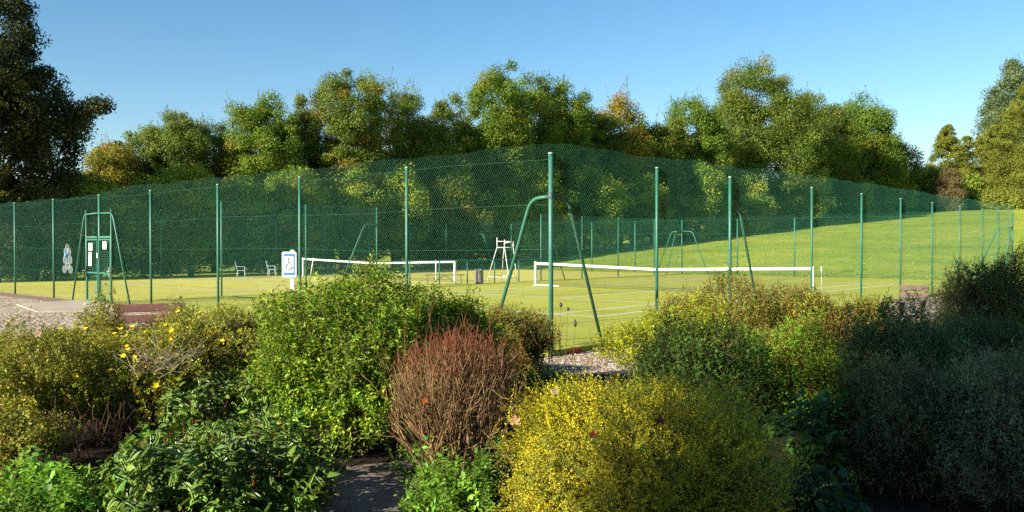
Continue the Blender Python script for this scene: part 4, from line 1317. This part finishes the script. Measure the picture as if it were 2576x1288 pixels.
        ra = np.concatenate([np.full(nk, tr * .34), np.full(nk, tr * .2), np.full(nt_, .008)]); rb = np.concatenate([np.full(nk, tr * .2), np.full(nk, tr * .05), np.full(nt_, .004)])
        twig_object('limbs', A, B, ra, rb, (((0.07, 0.055, 0.04), 1), ((0.10, 0.085, 0.065), 1)), M_TWIG, t, 5)
    return t

OLIVE = [((0.120, 0.176, 0.024), 4), ((0.155, 0.199, 0.026), 3), ((0.090, 0.138, 0.020), 3), ((0.189, 0.180, 0.026), .5)]
GREEN = [((0.107, 0.185, 0.018), 4), ((0.142, 0.214, 0.020), 4), ((0.077, 0.138, 0.018), 2), ((0.189, 0.209, 0.022), .8)]
GOLDN = [((0.22, 0.21, 0.03), 4), ((0.27, 0.22, 0.03), 2), ((0.17, 0.19, 0.028), 3.5), ((0.28, 0.17, 0.028), .3)]
AUTUMN = [((0.129, 0.185, 0.022), 5), ((0.189, 0.204, 0.026), 2.5), ((0.249, 0.190, 0.026), .6), ((0.095, 0.147, 0.020), 4)]
OAK_SHADED = [((0.030, 0.042, 0.014), 5), ((0.045, 0.058, 0.016), 3), ((0.09, 0.095, 0.018), 1)]  # shade and a few sunlit spots put into the oak's leaf colours
CONIF = [((0.19, 0.215, 0.03), 3), ((0.15, 0.185, 0.026), 3), ((0.23, 0.24, 0.034), 1.5)]
BLUEG = [((0.10, 0.15, 0.065), 3), ((0.13, 0.18, 0.08), 2)]

def D_(px, v):
    """depth at which the column px meets the line v = const"""
    r = ray(px, 615.5); return (v - CAM[1]) / r[1]

OAKX = tree('shade_toned_oak', 'huge dark leaved tree at the left edge, taller than the picture', -20, -75, 215, 44.5, OAK_SHADED, n=190, leaf=.20, group=None, cl=.85, spikes=4, base=.04, narrow=.34, airy=.25, la=.17, arm=(262, 262, 3.6))  # the dark leaves are painted shade on this tree
TL = [  # px, top, half, line v, colours, airy, label
 (290, 340, 66, 48, GOLDN, .0, 'small golden tree just right of the huge dark tree'),
 (365, 318, 64, 49, OLIVE, .1, 'low olive tree, second right of the huge dark tree'),
 (445, 275, 78, 47, OLIVE, .05, 'olive rounded tree with a bare leading shoot on its left'),
 (540, 292, 66, 48, OLIVE, .35, 'thin pale topped tree letting the sky through, left of the dense green one'),
 (600, 345, 62, 45.5, GOLDN, .0, 'golden brown lower tree at the left foot of the dense green one'),
 (665, 240, 90, 44, GREEN, .0, 'dense green tree with a broad lumpy top, left of the orange tinted tree'),
 (750, 255, 64, 45, OLIVE, .15, 'narrow dark olive tree left of the orange tinted tree'),
 (865, 192, 90, 42.5, AUTUMN, .05, 'broad tree with orange tinted clumps, left of the feathery tree'),
 (1000, 190, 80, 43.5, OLIVE, .45, 'feathery open crowned tree letting sky through, left of centre'),
 (1075, 300, 76, 42, GREEN, .05, 'lower green tree in front of the feathery one'),
 (1135, 238, 70, 43.5, AUTUMN, .1, 'yellowing tree left of the tallest central tree'),
 (1120, 390, 85, 40.3, AUTUMN, .0, 'yellow green low tree behind the right end of the far net'),
 (1245, 172, 92, 42.5, GREEN, 0, 'tallest central tree, dense and sunlit yellow green'),
 (1345, 210, 82, 43.5, GREEN, .0, 'dense green tree directly above the corner post'),
 (1425, 206, 66, 42.5, GREEN, .0, 'dark sided green tree right of the one above the corner post'),
 (1495, 275, 60, 43, OLIVE, .2, 'slim olive tree left of the golden feathery one'),
 (1558, 240, 72, 42.5, GOLDN, .2, 'golden feathery tree with one tall bare sprig'),
 (1640, 310, 70, 41.5, AUTUMN, .05, 'lower yellowish tree right of the golden feathery one'),
 (1690, 285, 66, 43, OLIVE, .1, 'olive tree left of the upright green one'),
 (1755, 240, 72, 42, GREEN, .1, 'upright green tree at the left shoulder of the great rounded tree'),
 (1900, 162, 128, 42.5, OLIVE, .05, 'great rounded olive tree, the broadest on the right'),
 (2060, 234, 86, 42.5, OLIVE, .05, 'olive tree at the right shoulder of the great rounded tree'),
 (2165, 242, 84, 42, GREEN, .0, 'dense green tree with a steep right edge'),
 (2245, 345, 58, 41.5, OLIVE, .2, 'thin pointed tree at the right end of the row'),
]
TL = [(a, b_, c, D_(a, v_), e, f, g_) for a, b_, c, v_, e, f, g_ in TL]
for px, top, half, dep, cols, airy, lab in TL:
    tr_ = tree('broadleaf_tree', lab, px, top + 4, half * 1.14, dep, cols, airy=airy, spikes=7 + int(16 * airy), leaf=.165 if airy < .3 else .15)
    if 'bare sprig' in lab: golden_tree = tr_
# the golden tree's single tall sprig
SD_ = D_(1577, 42.5); p = plan(1577, SD_); z0 = hz(262, SD_); z1 = hz(190, SD_)
tn = MB().tube([(0, 0, 0), (.1, 0, 1.9), (0, .05, 2.0 + z1 - z0)], [.05, .035, .012], 6).build('sprig', M_BARK, golden_tree)
tn.matrix_parent_inverse = (Matrix.Translation(golden_tree.location) @ Matrix.Rotation(golden_tree.rotation_euler.z, 4, 'Z')).inverted()
tn.location = (p[0], p[1], z0 - 2.0)
t = tn
k = 60; zz = rng.uniform(1.9, 2 + z1 - z0, k)
leaf_object('leaves', [(np.stack([rng.normal(0, .2, k), rng.normal(0, .2, k), zz], -1), unit(rng.normal(0, 1, (k, 3))), unit(rng.normal(0, 1, (k, 3))), np.full(k, .2), np.full(k, .11), np.repeat(np.array([[.10, .11, .03]]), k, 0), .1)], M_TREE, t)

# lower storey under the trees: shrubs one can tell apart along the far side
UND = [((0.176, 0.268, 0.031), 4), ((0.243, 0.334, 0.034), 3), ((0.351, 0.377, 0.039), 1.5), ((0.095, 0.160, 0.023), 1.5)]
ul = ['at the left edge behind the fence', 'left of the bottle ornament', 'behind the gate', 'between the gate and the pale chairs', 'left of the two pale chairs', 'behind the farther left pale chair', 'behind the parking sign', 'behind the left half of the far net', 'behind the right half of the far net', 'behind the low players bench',
      'behind the umpire chair', 'just left of the corner post', 'right of the corner post behind its brace', 'below the golden feathery tree', 'below the upright green tree', 'below the great rounded tree', 'below the tree at the great one right shoulder']
ups = [(-20, 42), (90, 42), (220, 41.5), (360, 41), (480, 40.5), (610, 40.8), (740, 40.3), (870, 40.8), (990, 40.3), (1110, 41.5), (1230, 41), (1350, 40.5), (1470, 40.5), (1590, 40.5), (1720, 40.5), (1850, 40), (1990, 39.5)]
upos = [(px, D_(px, v), 440 if px < 1500 else 425) for px, v in ups]
for (px, dep, top), lab in zip(upos, ul):
    tree('understory_tree', 'low dark leafy tree ' + lab, px, top + rng.uniform(-25, 25), 92, dep, UND, n=230, base=0.0, spikes=0, leaf=.17, group='low trees under the row', cl=1.0)
for px, dep, top, half, lab in ((2110, 135, 440, 75, 'low dark tree between the steep edged tree and the lawn'), (2225, 150, 430, 66, 'low dark tree below the thin pointed tree'), (2318, 158, 432, 60, 'low dark tree left of the pale conifer'), (2050, 140, 470, 85, 'low dark tree at the top of the lawn below the shoulder tree'), (2165, 160, 470, 85, 'low dark tree at the top of the lawn below the steep edged tree'), (2270, 170, 470, 80, 'low dark tree at the top of the lawn left of the pinkish bush'), (2420, 158, 450, 55, 'low dark tree with drooping boughs right of the pinkish bush'), (2530, 152, 492, 70, 'low yellow green bushy tree at the right edge above the lawn')):
    tree('understory_tree', lab, px, top, half, dep, UND if px < 2500 else CONIF, n=200, base=0.0, spikes=0, leaf=.2, group='low trees under the row', cl=1.0)
tree('pinkish_bush', 'pinkish brown bush between the dark low trees and the pale conifer', 2388, 425, 32, 150, [((0.15, 0.115, 0.05), 2), ((0.13, 0.12, 0.04), 1)], n=220, base=0.0, spikes=0, leaf=.16, group=None, cat='bush')

# conifers on the right
def conifer(label, px, top, half, depth, cols, n=200, leaf=.20, ncl=150, group='conifers on the right', power=.75):
    x, y = plan(px, depth); g = float(hill(np.array(x), np.array(y))); H = hz(top, depth) - g; R = half / FPX * depth
    t = thing('conifer_tree', label, 'tree', (x, y, g), rng.uniform(0, 6.28), group)
    sf = depth / 96; leaf = leaf * sf ** .85
    h = rng.random(ncl) ** 1.35
    a = rng.uniform(0, 2 * pi, ncl)
    rad = R * (1 - h) ** power * np.where(rng.random(ncl) < .75, rng.uniform(.75, 1.05, ncl), rng.uniform(.2, .75, ncl))
    c = np.stack([rad * np.cos(a), rad * np.sin(a), .3 + h * (H - .5)], -1)
    cr = (.35 + .9 * (1 - h)) * sf * rng.uniform(.7, 1.2, ncl) * (R / sf / 3.2) ** .5
    ci = np.repeat(np.arange(ncl), n); m = len(ci)
    out = np.stack([np.cos(a), np.sin(a), np.zeros(ncl)], -1)
    q = rng.normal(0, .45, (m, 3)) * np.array([1, 1, .55])
    P = c[ci] + q * cr[ci][:, None]
    P[:, 2] -= .35 * np.linalg.norm(q[:, :2], axis=1) * cr[ci]
    D = unit(out[ci] * .9 + rng.normal(0, .5, (m, 3)) + np.array([0, 0, .15])); N = unit(np.array([0, 0, .6]) + out[ci] * .6 + unit(q) * .5 + rng.normal(0, .35, (m, 3)))
    ct = pick(cols, ncl); col = ct[ci] * (1 + rng.normal(0, .16, (m, 1)))
    L = leaf * rng.uniform(.6, 1.3, m)
    leaf_object('crown', [(P, D, N, L, L * .42, np.clip(col, .004, 1), .2)], M_TREE, t)
    MB().tube([(0, 0, -.3), (0, 0, H * .5), (0, 0, H * .97)], [.25, .14, .02], 8).build('trunk', M_BARK, t)
conifer('pale yellow green pointed conifer, leftmost of the right hand group', 2382, 312, 78, 160, CONIF, n=240, ncl=210)
conifer('low rounded conifer filling the gap right of the pale pointed one', 2445, 338, 80, 168, CONIF, power=.42, ncl=220)
conifer('yellow green conifer in front at the right, its tip below the blue green tree', 2508, 312, 85, 158, CONIF, power=.5, ncl=240)
conifer('tall dense yellow green conifer at the right edge', 2592, 205, 118, 154, CONIF, ncl=340, power=.5)
tree('blue_green_tree', 'tall feathery blue green tree behind the conifers at the right edge', 2572, 160, 104, 180, BLUEG, airy=.1, spikes=10, group=None, leaf=.2)

# trees out of the picture on the near left; they cast the shade on the right foreground
SUN_AZ, SUN_EL = radians(170), radians(23.5)
SD = np.array([cos(SUN_AZ), sin(SUN_AZ)])
PERP = np.array([-SD[1], SD[0]]) if np.dot(np.array([-SD[1], SD[0]]), FH[:2]) > 0 else np.array([SD[1], -SD[0]])
def shade_pos(w, a):
    p = CAM[:2] + PERP * w + SD * a
    return float(p[0]), float(p[1])
for w, a, R, H, bs, lab in ((1.0, 10.0, 2.6, 13.0, .03, 'leafy tree outside the picture on the near left, shading the golden bush'),
                            (-3.3, 10.5, 3.2, 13.0, .03, 'leafy tree outside the picture behind the camera, shading the right foreground'),
                            (2.05, 13.0, 2.7, 16.5, .5, 'tall leafy tree outside the picture, behind the other shade trees')):
    tree('shade_tree', lab, 0, 0, R, 0, GREEN, n=240, leaf=.2, pos=shade_pos(w, a), height=H, gz=GZ, base=bs, group='trees behind the camera', spikes=0, cl=.9)

# dead leaves scattered on the lawn and court edge
n = 2600
u = 37.5 + 100 * rng.random(n) ** 1.5; v = rng.uniform(-5, 42, n)
z = hill(u, v) + .03
P = np.stack([u, v, z], -1)
V, F = leaf_geo(P, unit(rng.normal(0, 1, (n, 3)) * np.array([1, 1, .3])), unit(np.array([0, 0, 1.0]) + rng.normal(0, .5, (n, 3))), .13, .10)
o = link('fallen_leaves', np_mesh('fallen_leaves', V, F, np.repeat(pick([((0.42, 0.38, 0.14), 2), ((0.3, 0.22, 0.08), 1)], n), 4, 0)), M_PETAL)
tag(o, kind='stuff')
n = 170
P = np.stack([rng.uniform(-1.6, .5, n), rng.uniform(14, 30, n), np.full(n, -.06)], -1)
P[P[:, 0] > 0, 2] = .012
V, F = leaf_geo(P, unit(rng.normal(0, 1, (n, 3)) * np.array([1, 1, .3])), unit(np.array([0, 0, 1.0]) + rng.normal(0, .5, (n, 3))), .06, .045)
o = link('leaf_litter', np_mesh('leaf_litter', V, F, np.repeat(pick([((0.32, 0.26, 0.10), 2), ((0.22, 0.15, 0.07), 1)], n), 4, 0)), M_PETAL)
tag(o, kind='stuff')
# litter of dry leaves and chips on the planting bed
n = 5000
c0 = CAM[:2] + FH[:2] * 7
P = np.concatenate([c0 + rng.normal(0, 1, (n, 2)) * 3.0, np.full((n, 1), GZ + .02)], 1)
V, F = leaf_geo(P, unit(rng.normal(0, 1, (n, 3)) * np.array([1, 1, .25])), unit(np.array([0, 0, 1.0]) + rng.normal(0, .5, (n, 3))), .03 * rng.uniform(.4, 1.4, n), .016)
o = link('bed_litter', np_mesh('bed_litter', V, F, np.repeat(pick([((0.06, 0.038, 0.025), 3), ((0.16, 0.10, 0.055), .7), ((0.035, 0.025, 0.018), 4)], n), 4, 0)), M_PETAL)
tag(o, kind='stuff')
# loose pebbles on the near gravel
n = 2200
pb = np.stack([rng.uniform(-2.2, 3.0, n), rng.uniform(-2.4, -.08, n)], -1)
r = rng.uniform(.010, .024, n)
octv = np.array([[1, 0, 0], [-1, 0, 0], [0, 1, 0], [0, -1, 0], [0, 0, .7], [0, 0, -.5]], float)
octf = np.array([[0, 2, 4], [2, 1, 4], [1, 3, 4], [3, 0, 4], [2, 0, 5], [1, 2, 5], [3, 1, 5], [0, 3, 5]])
a = rng.uniform(0, 6.3, n)
rot = np.stack([np.stack([np.cos(a), -np.sin(a), 0 * a], -1), np.stack([np.sin(a), np.cos(a), 0 * a], -1), np.stack([0 * a, 0 * a, 1 + 0 * a], -1)], 1)
V = np.einsum('nij,kj->nki', rot, octv * np.array([1.2, .8, 1])) * r[:, None, None]
V[..., :2] += pb[:, None]; V[..., 2] += GZ + .008
F = ((np.arange(n) * 6)[:, None, None] + octf[None]).reshape(-1, 3)
o = link('pebbles', np_mesh('pebbles', V.reshape(-1, 3), F, np.repeat(pick([((0.34, 0.27, 0.22), 2), ((0.46, 0.40, 0.35), 1.5), ((0.24, 0.16, 0.12), 1.5)], n), 6, 0), smooth=False), M_TWIG)
tag(o, kind='stuff')

# ------------------------------------------------------------------ light, sky, camera
world = bpy.data.worlds.new('World'); scene.world = world; world.use_nodes = True
wn = world.node_tree
bg = wn.nodes['Background']
sky = wn.nodes.new('ShaderNodeTexSky'); sky.sky_type = 'NISHITA'; sky.sun_disc = False
sky.sun_elevation = SUN_EL
sky.sun_rotation = pi / 2 - SUN_AZ
sky.altitude = 100; sky.air_density = 1.0; sky.dust_density = 0.4; sky.ozone_density = 2.0
hs = wn.nodes.new('ShaderNodeHueSaturation'); hs.inputs['Saturation'].default_value = 1.25; hs.inputs['Hue'].default_value = 0.494
wn.links.new(sky.outputs[0], hs.inputs['Color']); wn.links.new(hs.outputs[0], bg.inputs['Color'])
bg.inputs['Strength'].default_value = 0.066

sl_ = bpy.data.lights.new('sun', 'SUN'); sl_.energy = 5.0; sl_.angle = radians(0.53); sl_.color = (1.0, 0.90, 0.74)
so = bpy.data.objects.new('sun', sl_); COL.objects.link(so)
S = Vector((cos(SUN_AZ) * cos(SUN_EL), sin(SUN_AZ) * cos(SUN_EL), sin(SUN_EL)))
so.rotation_euler = S.to_track_quat('Z', 'Y').to_euler()
so.location = (-30, 20, 30)

cd = bpy.data.cameras.new('camera'); cam = bpy.data.objects.new('camera', cd); COL.objects.link(cam)
cd.sensor_fit = 'HORIZONTAL'; cd.angle_x = 2 * math.atan(1288 / FPX)
cd.clip_start = 0.05; cd.clip_end = 3000
M = Matrix((Vector(RT), Vector(UP), -Vector(FW))).transposed().to_4x4()
M.translation = Vector(CAM)
cam.matrix_world = M
scene.camera = cam

scene.view_settings.view_transform = 'Standard'
scene.view_settings.look = 'None'
scene.view_settings.exposure = 1.4
scene.view_settings.gamma = 1.0
scene.render.engine = 'CYCLES'
scene.cycles.use_denoising = False
scene.cycles.max_bounces = 8
scene.cycles.transparent_max_bounces = 16
scene.cycles.caustics_reflective = False; scene.cycles.caustics_refractive = False
